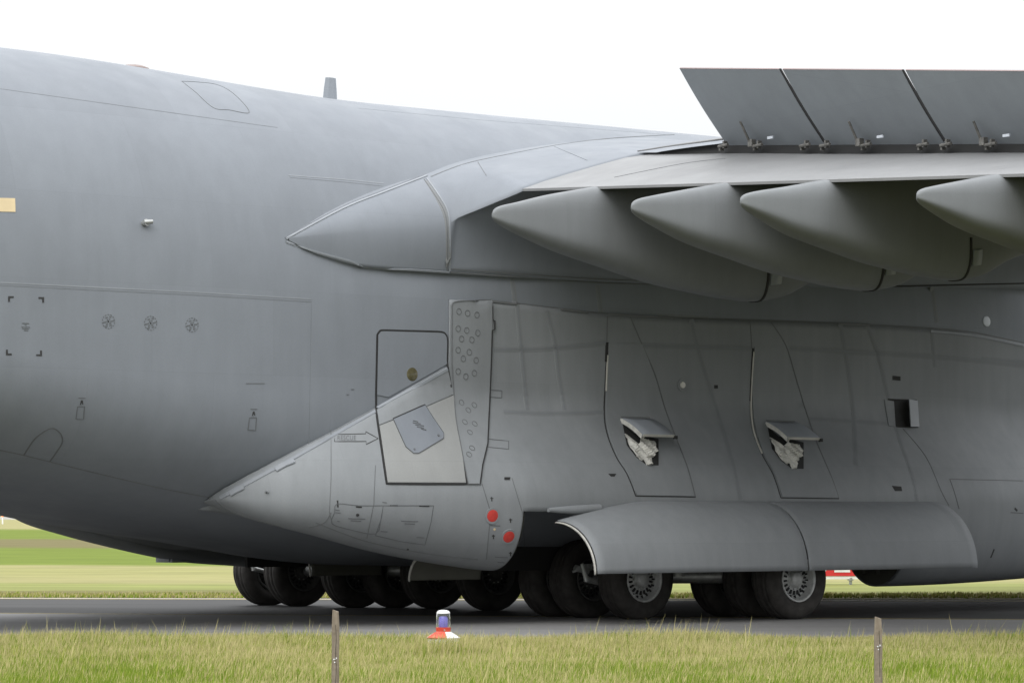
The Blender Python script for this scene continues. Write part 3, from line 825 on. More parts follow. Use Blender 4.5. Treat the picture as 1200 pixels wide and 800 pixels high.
# fuselage lines
ribbon(faint, [(0, 334), (120, 340), (240, 346), (365, 353.5)], .010, .003); ribbon(light, [(0, 331), (120, 337), (240, 343), (365, 350.5)], .016, .003)
ribbon(faint, [(0, 104), (150, 125), (325, 149.5)], .011, .003)
ribbon(faint, [(340, 208), (400, 213), (448, 218)], .008, .003); ribbon(light, [(338, 205.5), (400, 210), (450, 215)], .014, .003)
ribbon(soft, smooth_pts([(213, 95.5), (232, 96.5), (256, 100), (276, 112), (292, 132), (268, 129), (250, 126.5), (230, 109)]) , .008, closed=True)
ribbon(faint, [(365, 356), (364, 420), (362, 520)], .006, .002); pass
ribbon(soft, smooth_pts([(0, 527), (28, 533), (60, 541), (130, 558), (200, 574), (250, 583)]), .014)
ribbon(inks, smooth_pts([(28, 533), (40, 515), (52, 505), (62, 501.5), (71, 508), (73, 518), (66, 530), (58, 541)]), .016)
ribbon(faint, [(420, 127), (560, 140.5), (680, 150), (780, 158)], .007, .002)
# pale raised lip along the wing root joint
lip = smooth_pts([(335, 280), (400, 245), (450, 225), (500, 206)]); ribbon(light, lip, .03, .012); ribbon(faint, [(x - 1, y - 2) for x, y in lip], .010)
lip = smooth_pts([(335, 283), (370, 295), (410, 306), (432, 314), (480, 316), (526, 319)]); ribbon(light, lip, .022, .010); ribbon(faint, [(x, y + 1.6) for x, y in lip], .012)
ribbon(soft, smooth_pts([(505, 207), (545, 192), (600, 180), (660, 169), (720, 162), (790, 158)]), .016)
ribbon(light, smooth_pts([(500, 209), (516, 232), (525, 250), (527, 275), (527, 318)]), .022, .012); ribbon(soft, smooth_pts([(497, 210), (513, 234), (522, 252), (524, 275), (524, 318)]), .012, .008)
stn = MB(); ribbon(stn, smooth_pts([(501, 212), (515, 235), (523, 254), (525.5, 275), (525.5, 312)]), .085, .003); meshof('stain', stn.vf(), fair, M['stain'], False)['kind'] = 'stuff'
ribbon(faint, [(650, 172), (688, 188)], .012)
ribbon(soft, [(560, 190), (570, 206)], .008)
for y_ in (318, 322): ribbon(soft, smooth_pts([(528, y_ - 3), (600, y_ + 2), (700, y_ + 9), (800, y_ + 12)]), .014)
ribbon(seam, smooth_pts([(1020, 336), (1090, 334.5), (1200, 332)]), .022)
ribbon(soft, smooth_pts([(720, 208), (800, 192), (850, 186)]), .01)
# pod outline and panels
ribbon(light, smooth_pts([(258, 583), (330, 544.5), (390, 510.5), (442, 480.5)]), .05, .012)
pass
ribbon(soft, smooth_pts([(577, 353), (640, 360), (700, 367), (800, 373), (900, 376), (1000, 380), (1090, 385), (1140, 390), (1199, 402)]), .03, .012)
ribbon(light, smooth_pts([(1090, 388), (1140, 393), (1199, 405)]), .03, .012)
ribbon(soft, smooth_pts([(252, 585), (268, 597), (300, 609), (330, 617)]), .014, .006)
for pts in ([(712, 367), (711, 400)], [(738, 370), (753, 405), (768, 440), (780, 480), (792, 512), (806, 548), (815, 582)],
            [(879, 376), (881, 408)], [(904, 378), (921, 405), (932, 440), (944, 480), (958, 520), (975, 560), (983, 584)]):
    ribbon(soft, smooth_pts(pts), .014)
ribbon(seam, smooth_pts([(710.5, 420), (709, 450), (708, 486), (712, 510), (722, 535), (735, 556), (745, 581)]), .016); ribbon(seam, [(745, 581), (815, 582)], .012)
ribbon(seam, smooth_pts([(880, 470), (883, 500), (892, 530), (906, 556), (915, 583)]), .014); ribbon(seam, [(915, 583), (983, 584)], .012)
ribbon(seam, [(711.5, 401), (710.5, 424)], .045, .012); ribbon(seam, [(882.5, 408), (881, 432), (879.5, 470)], .03, .010)
for w0_, sp_ in ((.02, [(711.8, 416), (710.6, 440), (710, 458)]), (.022, smooth_pts([(883, 412), (881, 440), (879.8, 476), (883, 505), (893, 532)]))):
    wh = MB(); ribbon(wh, sp_, w0_, .016); meshof('door_seal', wh.vf(), pod, M['white'], False)
for pts in ([(640, 360), (650, 400), (655, 440), (662, 480)], [(606, 357), (612, 420), (618, 480)], [(578, 409), (640, 408), (711, 401)], [(590, 482), (640, 484), (708, 483)],
            [(770, 371), (830, 374)], [(1016, 381), (1030, 420), (1050, 500), (1070, 560), (1075, 590)], [(985, 380), (995, 440), (1001, 490), (1003, 545)], [(753, 405), (880, 408)],
            [(925, 408), (1100, 418), (1200, 428)], [(945, 490), (1040, 496)], [(1092, 386), (1096, 430)], [(1092, 335), (1098, 378)], [(600, 326), (604, 357)], [(700, 334), (704, 366)], [(1150, 420), (1200, 424)],
            [(810, 374), (818, 410), (840, 480), (858, 540), (868, 585)]):
    ribbon(smear, smooth_pts(pts), .085, .0025); ribbon(smear2, smooth_pts(pts), .045, .004); ribbon(faint, smooth_pts(pts), .013, .0055)
ribbon(soft, smooth_pts([(1058, 502), (1085, 535), (1103, 575), (1112, 592)]), .010)
ribbon(soft, [(1113, 561), (1199, 563)], .012); ribbon(soft, smooth_pts([(1113, 561), (1118, 575), (1124, 596)]), .012)
ribbon(soft, [(388, 504), (388, 560), (386, 600), (389, 612)], .009); ribbon(soft, [(440, 545), (438, 590), (430, 630)], .009)
ribbon(soft, smooth_pts([(362, 618), (380, 612), (388, 600)]), .01)
ribbon(soft, smooth_pts([(370, 612), (430, 634), (500, 648), (560, 655)]), .010)
ribbon(soft, [(565, 567), (575, 600), (570, 655)], .009); ribbon(soft, [(600, 560), (612, 600), (615, 640)], .007)
# cargo access panels on the pod's tail
for pts in (smooth_pts([(449, 592), (420, 592), (395, 590), (392, 600), (389, 613), (410, 620), (440, 625), (446, 610)], 3), [(449, 592), (508, 592), (505, 612), (498, 638), (470, 634), (440, 627), (447, 606)]):
    ribbon(inks, pts, .008, closed=True)
ribbon(seam, [(417, 593.5), (424, 594)], .016); ribbon(seam, [(457, 592), (466, 592)], .014); ribbon(seam, [(491, 592.5), (503, 593)], .014)
disc(ink, 419, 603, .022); disc(ink, 478, 643, .014)
for x, y, w_ in ((408, 607, 20), (411, 609.5, 12), (470, 610, 20), (474, 613, 12), (446, 622, 8), (488, 629, 9), (448, 588, 5), (393, 597, 5), (393, 600, 6), (395, 610, 3)):
    ribbon(inks, [(x, y), (x + w_, y + .6)], .010)
ribbon(ink, [(395.5, 586), (396, 594)], .02)
# dark little openings
def hole(pts, nm_='drain_hole', m_='dark', off=.006, parent=None, step=5): return meshof(nm_, patch(pts, off, step), parent or pod, M[m_], False)
hole([(1046, 440), (1055, 441), (1055, 446), (1046, 445)]); hole([(1045, 569), (1056, 570), (1057, 575), (1049, 575)])
hole([(713, 555), (722, 555), (720, 558), (716, 558)], 'drain_slot'); hole([(591, 559), (598, 559), (597, 562), (591, 562)], 'drain_slot')
hole([(837, 451), (841, 451), (841, 455), (837, 455)], 'drain_slot')
ribbon(ink, [(1161, 653), (1165, 643)], .028)
ribbon(ink, [(1189, 595), (1192, 598)], .03); ribbon(inks, [(1184, 600), (1199, 601)], .014)
# round vent / light details
def round_part(nm_, px, py, r_, m_, h=.02, parent=None, ringr=None, ringm=None, n=24):
    mb = MB(); disc(mb, px, py, r_, h, n); o = meshof(nm_, mb.vf(), parent or pod, M[m_], True, 30)
    if ringr:
        mb = MB(); disc(mb, px, py, ringr, h * .6, n, ring=r_ * 1.01); meshof('bezel', mb.vf(), o, M[ringm], True, 30)
    return o
r1 = round_part('red_port_cap', 577, 604, .086, 'red', .012, ringr=.115, ringm='pod'); r2 = round_part('red_port_cap', 596, 628.5, .086, 'red', .012, ringr=.115, ringm='pod')
for x, y in ((576, 582), (598, 607), (578, 626), (598, 646)):
    ribbon(ink, [(x, y), (x + .4, y + 5)], .014); ribbon(ink, [(x - 1.6, y + 1.5), (x + 2, y + 1.5)], .010)
for x, y, w_ in ((574, 615, 12), (601, 638, 7), (580, 652, 15), (583, 658, 8), (590, 663, 6)): ribbon(inks, [(x, y), (x + w_, y + .8)], .010)
cr1 = MB(); disc(cr1, 579.5, 620, .018, .008); meshof('cream_dot', cr1.vf(), pod, M['cream'], False)
round_part('formation_light', 799, 451, .05, 'lamp', .035, ringr=.09, ringm='pod')
round_part('pale_round_window', 1156, 376.5, .085, 'oval', .012)
# yellow-buff patch, side lamp, brackets, stencils on the fuselage
meshof('buff_patch', patch([(-6, 232), (17.5, 232.5), (18, 248.5), (-6, 248)], .006), fus, M['cream'], False)
p, n, t1, t2 = frame_at(171, 262); mb = MB(); mb.tube(p - n * .02 - t1 * .05, p + n * .06 - t1 * .02, .03, .05, 12); mb.tube(p + n * .05 - t1 * .06, p + n * .07 + t1 * .06 + t2 * .01, .035, .03, 12); meshof('drain_mast', mb.vf(), fus, M['metal'], True)
for (x, y, sx, sy) in ((9.5, 347, 1, 1), (51.5, 348, -1, 1), (7, 416, 1, -1), (49, 417, -1, -1)):
    meshof('corner_marking', patch([(x, y), (x + 6.5 * sx, y), (x + 6.5 * sx, y + 2 * sy), (x + 2.0 * sx, y + 2 * sy), (x + 2.0 * sx, y + 6.5 * sy), (x, y + 6.5 * sy)], .005, 4), fus, M['stencil'], False)
for y, x0, x1 in ((378.5, 26, 34), (380.5, 29, 31), (382.8, 25, 35), (384.8, 26, 34), (386.8, 28, 33)): ribbon(inks, [(x0, y), (x1, y + .4)], .009, step=2)
rr = random.Random(3)
for cx, cy_ in ((127, 376.5), (176.5, 378.5), (225, 380.5)):
    for k in range(14):
        t = 2 * math.pi * (k + .2) / 14
        ribbon(inks, [(cx + 7.2 * math.cos(t), cy_ + 8.2 * math.sin(t)), (cx + 7.2 * math.cos(t + .24), cy_ + 8.2 * math.sin(t + .24))], .008, step=2)
    for dy, h_ in ((-5, 3.5), (-2.4, 2), (0, 7), (2.6, 3), (5, 4)): ribbon(inks, [(cx - h_, cy_ + dy + h_ * .25), (cx - h_ * .25, cy_ + dy)], .013, step=2); ribbon(inks, [(cx + h_ * .3, cy_ + dy), (cx + h_, cy_ + dy - h_ * .2)], .013, step=2)
    disc(ink, cx, cy_, .012, .006, 10)
for x, y in ((94, 466), (295.5, 479)):
    ribbon(inks, [(x - 2, y), (x + 6, y + .2)], .009, step=2); disc(ink, x + 1.8, y + 4.2, .018, .006, 8); ribbon(ink, [(x + 1, y + 5), (x + .2, y + 8)], .012, step=2); ribbon(ink, [(x + 2.5, y + 5), (x + 3, y + 7.5)], .012, step=2)
    ribbon(inks, [(x - 3, y + 10), (x + 5, y + 10), (x + 4, y + 25), (x - 5, y + 24.5)], .010, closed=True, step=4)
for x, y, w_ in ((411, 456, 4), (406, 462, 3), (288, 449, 22)): ribbon(soft if w_ > 10 else inks, [(x, y), (x + w_, y)], .008, step=3)
# fastener tabs on the pod's pale lip and the streak behind its tip
for pts_ in ([(323, 550), (334, 544), (345, 539.5)], [(270, 578), (278, 573.5), (286, 570)]):
    mb = MB(); ribbon(mb, pts_, .07, .022, step=3); meshof('lip_clip', mb.vf(), pod, M['seam_light'], False)
mb = MB(); p, n, t1, t2 = frame_at(312, 576); mb.tube(p, p + n * .05 + t1 * .03, .02, .014, 8); meshof('drain_pipe', mb.vf(), pod, M['pod'], True)
# ---- rescue arrow
ribbon(ink, [(392, 509), (428.5, 508), (428.5, 505.5), (443, 513.5), (429, 520.5), (429, 517), (392, 517.2)], .009, .006, True)
cu = bpy.data.curves.new('rescue_text', 'FONT'); cu.body = 'RESCUE'; cu.size = 1; cu.space_character = 1.12
to = bpy.data.objects.new('rescue_text', cu); COL.objects.link(to); bpy.context.view_layer.update()
tm = bpy.data.meshes.new_from_object(to.evaluated_get(bpy.context.evaluated_depsgraph_get())); bpy.data.objects.remove(to)
xs = [v.co.x for v in tm.vertices]; ys = [v.co.y for v in tm.vertices]; wx = max(xs) - min(xs); wy = max(ys) - min(ys)
for v in tm.vertices:
    px, py = 395.5 + (v.co.x - min(xs)) / wx * 21.5, 515.6 - (v.co.y - min(ys)) / wy * 5.4
    p, n = hit(px, py); v.co = p + n * .006
tm.name = 'rescue_lettering'; to = link('rescue_lettering', tm, pod, M['stencil_soft'], False)

# ---- troop door
D = smooth_pts([(442, 392), (445, 388), (449, 387), (470, 387.5), (500, 388.3), (517, 389), (522, 392), (524, 398), (524, 412), (524, 426), (528.5, 455), (533, 490), (539, 525), (547, 567)], 3) + [(500, 567), (453, 566.5)] + smooth_pts([(453, 566.5), (447, 525), (442.5, 495), (440.5, 474), (441, 440)], 3)[1:]
LIPD = [(441, 472.5), (455, 465), (470, 456.5), (500, 440), (524.5, 426.5)]
U = [p_ for p_ in D if p_[1] < 474.5 - (p_[0] - 441) * .55 - 2]
i0 = min(range(len(U)), key=lambda k: U[k][0] + U[k][1] * -.5); 
U = sorted(U, key=lambda p_: math.atan2(p_[1] - 425, p_[0] - 482)); k0 = max(range(len(U)), key=lambda k: (math.atan2(U[(k + 1) % len(U)][1] - 425, U[(k + 1) % len(U)][0] - 482) - math.atan2(U[k][1] - 425, U[k][0] - 482)) % (2 * math.pi)); U = U[k0 + 1:] + U[:k0 + 1]
door = meshof('troop_door', patch(U + LIPD[::-1][1:-1], .012, 6), plane, M['paint'], True, None); tag(door, 'troop door with round window and pale lower half')
ribbon(seam, D, .023, .013, True, step=4)
meshof('door_upper_strip', patch([(441.5, 477), (470, 461), (500, 445), (524, 431.5), (531, 462), (485, 482), (444, 498)], .014, 5), door, M['pod'], True, None)
meshof('door_lower_panel', patch([(444.5, 499), (485, 483), (531, 463), (537, 500), (545.5, 565.5), (454, 565)], .014, 6), door, M['door_pale'], True, None)
meshof('door_access_panel', patch([(460, 491), (497, 474.5), (506, 489), (519, 508), (519, 514), (490, 531.5), (484, 531.5), (475, 524)], .022, 6), door, M['panel_blue'], True, None)
ribbon(seam, [(460, 491), (497, 474.5)], .012, .027); ribbon(inks, [(460, 491), (475, 524), (484, 531.5), (490, 531.5), (519, 514), (519, 508), (506, 489), (497, 474.5)], .006, .027)
for i, (o_, l_) in enumerate(((2, 6), (0, 9), (1, 10), (1, 8), (4, 6))): ribbon(inks, [(481 + o_ + i * 1.9, 493.5 + i * 2.4), (481 + o_ + l_ + i * 1.9, 495 + i * 2.4)], .009, .030, step=3)
disc(inks, 513, 511, .02, .03, 10); disc(inks, 485, 527, .016, .03, 10)
ribbon(light, [(442, 478.5), (470, 462.5), (500, 446), (524, 432.5)], .04, .02)
wnd = MB(); disc(wnd, 482.5, 438.5, .095, .018, 24); meshof('door_window', wnd.vf(), door, M['glass'], True, 30)
# ---- dimpled panel forward of the door
V = smooth_pts([(529, 360), (530, 355), (536, 353)], 3) + [(576, 351), (576, 400), (573, 470), (571, 520), (565, 545), (562, 567)] + smooth_pts([(548, 567), (540, 525), (533.5, 490), (531, 455), (529, 426)], 3)
vp = meshof('dimpled_panel', patch(V, .016, 7), plane, M['pod'], True, None)
dm = [(537, 365), (547, 367), (558, 369), (536, 385), (546, 387), (559, 390), (540, 397), (552, 398), (536, 410), (549, 412.5), (542, 420), (557, 422), (536, 435), (555, 437), (545, 441), (540, 472), (555, 475), (548, 481), (544, 495), (555.5, 497), (550, 507), (552.5, 525.5), (549, 533)]
for x, y in dm:
    mb = MB(); disc(mb, x, y, .046, .021, 18, ring=.037); meshof('round_fastener', mb.vf(), vp, M['seam_soft'], True, 30)
ribbon(soft, V, .010, .024, True)
ribbon(seam, [(576, 352), (576.5, 375), (579, 376), (579, 386), (576, 387), (575, 420), (573, 470), (571, 520), (565, 545), (562, 567)], .013, .026)
ribbon(inks, [(574, 456.5), (588, 457.5), (588, 466), (574, 465)], .010, closed=True); ribbon(inks, [(571, 514), (596, 516.5), (596, 526), (571, 523.5)], .010, closed=True)
# ---- two upper gear doors with open scoops
def scoop(dx, dy, P):
    pan = meshof('upper_gear_door', patch(P, .012), plane, M['pod'], True, None)
    S = lambda x, y: (x + dx, y + dy)
    meshof('scoop_opening', patch([S(729, 497), S(742, 508), S(771, 515), S(771, 545.5), S(757, 545), S(745, 536), S(734, 522)], .020, 6), pan, M['dark'], False)  # flat dark patch: the recess's shade is painted on, no hole is cut
    # crumpled white lagging inside
    q = random.Random(int(dx) + 5)
    for k_, (pts_, bulge, st_) in enumerate((([(731, 509), (738, 514), (746, 521), (752, 528), (757, 537), (751, 540), (744, 534), (737, 524)], .05, 2.2), ([(748, 514), (757, 517), (766, 518), (767, 527), (762, 535), (755, 537), (749, 529), (745, 521)], .085, 2.2), ([(752, 537), (761, 535), (762, 544), (757, 545)], .05, 2.0))):
        v, f = patch([S(*p_) for p_ in pts_], .02, st_); nb_ = len(v)
        cx_, cz_ = sum(p_[0] for p_ in v) / nb_, sum(p_[2] for p_ in v) / nb_
        ext = max(math.hypot(p_[0] - cx_, p_[2] - cz_) for p_ in v)
        v = [(p_[0] + q.uniform(-.006, .006), p_[1] - max(0, 1 - (math.hypot(p_[0] - cx_, p_[2] - cz_) / ext) ** 2) * bulge * (1 + .5 * math.sin(38 * p_[0] + 23 * p_[2] + k_)) - q.uniform(0, .014), p_[2] + q.uniform(-.006, .006)) for p_ in v]
        meshof('pipe_lagging', (v, f), pan, M['wrap'], True, 25)
    # hinged flap standing out above the opening
    h0, n0 = hit(*S(727, 492)); h1, n1 = hit(*S(764, 493)); out = Vector((.02, -.46, -.25)); k = 7
    h0 += n0 * .03; h1 += n1 * .03
    rows = []
    for i in range(k + 1):
        t = i / k; bend = Vector((0, -.02, .015)) * math.sin(math.pi * t)
        rows.append([h0.lerp(h1, s_) + out * t + bend for s_ in (0, .33, .66, 1)])
    v, f = grid(rows); o = meshof('scoop_flap', (v, f), pan, M['spoil'], True, 60); md = o.modifiers.new('thick', 'SOLIDIFY'); md.thickness = .025; md.offset = 0
    v = []
    for r_ in rows: v += [r_[0] + Vector((-.014, 0, .012)), r_[0] + Vector((-.014, .02, -.05)), r_[0] + Vector((.03, .02, -.05)), r_[0] + Vector((.04, 0, -.015))]
    e = MB().add(v, [(4 * i + c, 4 * i + 4 + c, 4 * i + 4 + (c + 1) % 4, 4 * i + (c + 1) % 4) for i in range(k) for c in range(4)] + [(0, 1, 2, 3)])
    meshof('flap_edge', e.vf(), pan, M['wrap'], False)
    e = MB().add([rows[-1][0] + Vector((0, -.005, -.02)), rows[-1][-1] + Vector((0, -.005, -.02)), rows[-1][-1] + Vector((0, -.02, .012)), rows[-1][0] + Vector((0, -.02, .012))], [(0, 1, 2, 3)])
    oo = meshof('flap_lip', e.vf(), pan, M['white'], False); md = oo.modifiers.new('thick', 'SOLIDIFY'); md.thickness = .015
    hb = MB(); ribbon(hb, [S(727, 489.5), S(761, 490.5)], .03, .022); meshof('flap_hinge', hb.vf(), pan, M['seam_soft'], False)
    lk = MB(); lk.box(rows[-1][-1] + Vector((.01, -.01, -.02)), (.05, .05, .05)); meshof('flap_latch', lk.vf(), pan, M['dark'], False)
scoop(0, 0, smooth_pts([(712.5, 402), (711, 450), (710, 486), (714, 510), (724, 535), (737, 556), (746, 580)], 3) + [(813, 581)] + smooth_pts([(813, 581), (804, 548), (790, 512), (778.5, 480), (766.5, 440), (752, 403)], 3))
scoop(170, 4, smooth_pts([(884, 406), (882, 440), (881.5, 470), (885, 500), (894, 530), (908, 556), (916.5, 582)], 3) + [(982, 583)] + smooth_pts([(982, 583), (974, 560), (956.5, 520), (942.5, 480), (930.5, 440), (920, 407)], 3))
# ---- square vent with its shutter ajar
vn = meshof('vent_opening', patch([(1040, 467), (1074, 468), (1076, 501), (1050, 500.5)], .006), pod, M['dark'], False)
p0, n0 = hit(1060, 468); p1, _ = hit(1062, 500); q0, _ = hit(1073.5, 469.5); q1, _ = hit(1075.5, 500)
v = [p0 + n0 * .09, q0 + n0 * .02, q1 + n0 * .02, p1 + n0 * .09]; mb = MB(); mb.add(v, [(0, 1, 2, 3)]); o = meshof('vent_shutter', mb.vf(), vn, M['seam_light'], False); md = o.modifiers.new('thick', 'SOLIDIFY'); md.thickness = .015
hole([(1036, 468), (1047, 470), (1049, 500), (1041, 499)], 'vent_ramp', 'pod', .012)
ribbon(seam, [(1040, 467.5), (1060, 468.5)], .014, .014)
# ---- small things on the crown and underneath
def crown_thing(px, py, bb):
    d = ray(px, py); k = (-bb - EYE_L.y) / d.y; return EYE_L + d * k
p = crown_thing(386, 119, .0)
mb = MB(); hgt = .36
for z, w0, w1 in ((-.12, -.125, .135), (hgt, -.06, .105)):
    pass
pr = [(-.14, 0), (-.06, .03), (.06, .03), (.15, 0), (.06, -.03), (-.06, -.03)]
rows = [[(p.x + x * s_ + sh, p.y + y, p.z + z) for x, y in pr] for z, s_, sh in ((-.15, 1.0, 0), (hgt * .5, .82, .012), (hgt, .66, .02))]
v, f = grid(rows, True); f += [tuple(range(len(v) - 6, len(v)))]; meshof('blade_antenna', (v, f), plane, M['spoil'], False)
p = crown_thing(156, 80, -.2); mb = MB(); mb.lathe([(.27, -.2), (.27, -.06), (.23, .0), (.14, .035), (0, .05)][::-1], 24, off=tuple(p)); meshof('beacon_light', mb.vf(), plane, M['red_beacon'], True)
p = crown_thing(552, 136, -.3); mb = MB(); mb.box(p, (.2, .1, .06)); meshof('crown_fitting', mb.vf(), plane, M['spoil'], False)
p, n = hit(1160, 661); mb = MB(); mb.box(Vector(L(p.x + .1, 3.9, .50)), (.5, .12, .05)); mb.box(Vector(L(p.x + .1, 3.9, .55)), (.3, .06, .09)); meshof('belly_antenna', mb.vf(), plane, M['seam_soft'], False)
# small aft fairing door that hangs below the far pod
d = ray(200, 655); k = (3.9 - EYE_L.y) / d.y; p = EYE_L + d * k
mb = MB(); mb.box(p + Vector((.25, 0, .02)), (.75, .5, .14)); fo = meshof('small_door', mb.vf(), plane, M['spoil'], False)
mb = MB(); mb.box(p + Vector((-.14, 0, .02)), (.02, .38, .10)); meshof('door_edge', mb.vf(), fo, M['seam_light'], False)
# sharp little streamlined streak plate behind the pod tip
for mbx, nm_, m_ in ((seam, 'panel_gap', 'seam'), (soft, 'sealant_seam', 'seam_soft'), (light, 'raised_strip', 'seam_light'), (faint, 'filled_seam', 'faint'), (smear, 'grime_band', 'smear'), (smear2, 'grime_band', 'smear2'), (ink, 'stencil_mark', 'stencil'), (inks, 'fine_stencil', 'stencil_soft')):
    o = meshof(nm_, mbx.vf(), plane, M[m_], False); o['kind'] = 'stuff'

# ------------------------------------------------------------------ things around the taxiway
def fence_post(px, top_y, Y, lean, label, wpx):
    p = at(px, top_y, Y); o = bpy.data.objects.new('fence_post', None); COL.objects.link(o); o.location = (p.x, Y, 0)
    wd = wpx * Y / F / 2; rows = []; H = p.z; rg = random.Random(int(px))
    for i, z in enumerate([-.4] + [H * k / 9 for k in range(10)]):
        s_ = 1 if z < H * .97 else .78
        row = []
        for x, y in ((-1, -1), (-.75, -1.12), (.75, -1.12), (1, -1), (1.1, -.7), (1.1, .7), (1, 1), (-1, 1), (-1.1, .7), (-1.1, -.7)):
            row.append((x * wd * s_ * .92 + lean * z + rg.uniform(-.0012, .0012), y * wd * s_ + rg.uniform(-.0012, .0012), z - (.012 if (z >= H * .97 and i == 10 and x > 0) else 0)))
        rows.append(row)
    n = len(rows[0]); v, f = grid(rows, True); f += [tuple(range(len(v) - n, len(v)))]
    meshof('post', (v, f), o, M['wood'], True, 40)
    mb = MB()
    zz = at(0, 757 if px > 700 else 772, Y).z
    for dx_, dz in ((-.3, 0), (.35, .008), (-.1, -.02)): mb.tube((dx_ * wd + lean * zz, -wd * 1.0, zz + dz), (dx_ * wd + lean * zz, -wd * 1.22, zz + dz + .002), .004, .004, 8)
    mb.tube((-.5 * wd, -wd * 1.16, zz - .004), (.6 * wd, -wd * 1.16, zz + .004), .002, .002, 6)
    st = meshof('wire_staple', mb.vf(), o, M['metal'], False)
    # drying crack down the face
    ck = MB(); pts = [(math.sin(k * 1.7) * .12 * wd + .2 * wd + lean * z_, -wd * 1.135, z_) for k, z_ in enumerate([H * (.35 + .055 * j) for j in range(11)])]
    v = [];
    for x, y, z_ in pts: v += [(x - .0014, y, z_), (x + .0014, y, z_)]
    ck.add(v, [(2 * i, 2 * i + 1, 2 * i + 3, 2 * i + 2) for i in range(len(pts) - 1)]); meshof('drying_crack', ck.vf(), o, M['seam'], False)
    tag(o, label, 'fence post', 'weathered posts in the near grass'); return o
fence_post(392.5, 714, 20.0, .004, 'weathered wooden post standing left of the small edge light', 8.6)
fence_post(1029.5, 722, 20.0, -.003, 'weathered wooden post in front of the far end of the hanging gear door', 8.8)

def edge_light():
    Y = 34.5; p = at(519.5, 747, Y); o = bpy.data.objects.new('taxiway_edge_light', None); COL.objects.link(o); o.location = (p.x, Y, 0)
    z = lambda py: at(0, py, Y).z; s_ = Y / F
    mb = MB(); mb.lathe([(17 * s_, 0), (19 * s_, z(748)), (20 * s_, z(746.5)), (9.5 * s_, z(740)), (8.5 * s_, z(739.5)), (0, z(739.4))][::-1], 32)
    b = meshof('base_cone', mb.vf(), o, M['white_plastic'], True, 30)
    # orange-red segment of the cone
    v = []; n = 12
    for rr, zz in ((19.4 * s_, z(747.9)), (20.3 * s_, z(746.4)), (9.7 * s_, z(739.8))):
        for k in range(n): t = R(-160 + 83 * k / (n - 1)); v.append((rr * math.cos(t), rr * math.sin(t), zz + .002))
    mb = MB(); mb.add(v, [(i * n + k, i * n + k + 1, (i + 1) * n + k + 1, (i + 1) * n + k) for i in range(2) for k in range(n - 1)]); meshof('orange_panel', mb.vf(), b, M['orange'], True, 30)
    mb = MB(); mb.lathe([(8.3 * s_, z(741)), (8.6 * s_, z(740)), (8.6 * s_, z(736)), (9.0 * s_, z(735.6)), (9.0 * s_, z(734.6)), (0, z(734.5))][::-1], 28); c = meshof('collar', mb.vf(), o, M['orange'], True, 30)
    mb = MB(); mb.tube((1.5 * s_, -8.4 * s_, z(737.4)), (1.7 * s_, -9.4 * s_, z(737.4)), 1.1 * s_, .9 * s_, 8); meshof('clamp_screw', mb.vf(), c, M['metal'], False)
    mb = MB(); mb.lathe([(8.2 * s_, z(734.4)), (8.6 * s_, z(730)), (8.2 * s_, z(722)), (7.9 * s_, z(718)), (7.3 * s_, z(716.5)), (7.2 * s_, z(716.5) - .004), (7.6 * s_, z(718.6)), (7.8 * s_, z(722)), (8.1 * s_, z(730)), (7.8 * s_, z(734.3))][::-1], 32); meshof('clear_lens', mb.vf(), o, M['dome'], True, 40)
    mb = MB(); mb.lathe([(8.0 * s_, z(718.2)), (7.7 * s_, z(716.6)), (6.0 * s_, z(715.0)), (3 * s_, z(714.2)), (0, z(714.0))][::-1], 28); meshof('lens_cap', mb.vf(), o, M['white_plastic'], True, 60)
    mb = MB(); mb.lathe([(5.2 * s_, z(734.3)), (5.5 * s_, z(730)), (5.4 * s_, z(723.5)), (4.2 * s_, z(721.5)), (0, z(721))][::-1], 24); meshof('blue_filter', mb.vf(), o, M['blue_lens'], True, 40)
    tag(o, 'small taxiway edge light with clear dome, blue filter and orange white base in the grass', 'taxiway light')
edge_light()

def sign():
    Y = 68.0; x1 = at(1003.5, 674, Y); o = bpy.data.objects.new('taxiway_sign', None); COL.objects.link(o); o.location = (x1.x - 1.2, Y, 0)
    zb = at(0, 675, Y).z; H = .78; wd = 2.4
    mb = MB(); mb.box((.06, .06, zb + H / 2 - .01), (wd + .24, .12, H + .10)); meshof('cabinet', mb.vf(), o, M['white_plastic'], False)
    mb = MB(); mb.box((0, -.008, zb + H / 2 + .01), (wd, .012, H)); fo = meshof('face', mb.vf(), o, M['sign_red'], False)
    cu = bpy.data.curves.new('sign_text', 'FONT'); cu.body = '0L'; cu.size = .80; cu.extrude = .003; cu.offset = .012; cu.space_character = 1.1
    to = bpy.data.objects.new('sign_text', cu); COL.objects.link(to); bpy.context.view_layer.update()
    tm = bpy.data.meshes.new_from_object(to.evaluated_get(bpy.context.evaluated_depsgraph_get())); bpy.data.objects.remove(to)
    mx_ = max(v.co.x for v in tm.vertices); my = min(v.co.y for v in tm.vertices)
    for v in tm.vertices: v.co = (v.co.x - mx_ + wd / 2 - .14, -.018 - v.co.z, v.co.y - my + zb + .085)
    link('lettering', tm, fo, M['white_plastic'], False)
    for x in (-1.0, 1.08):
        mb = MB(); mb.tube((x, .06, -.05), (x, .06, zb), .035, .035, 10); mb.tube((x, .06, zb - .09), (x, .06, zb - .03), .07, .07, 10); meshof('leg', mb.vf(), o, M['metal'], False)
    tag(o, 'red taxiway sign with white characters beyond the rightmost wheel', 'sign')
sign()
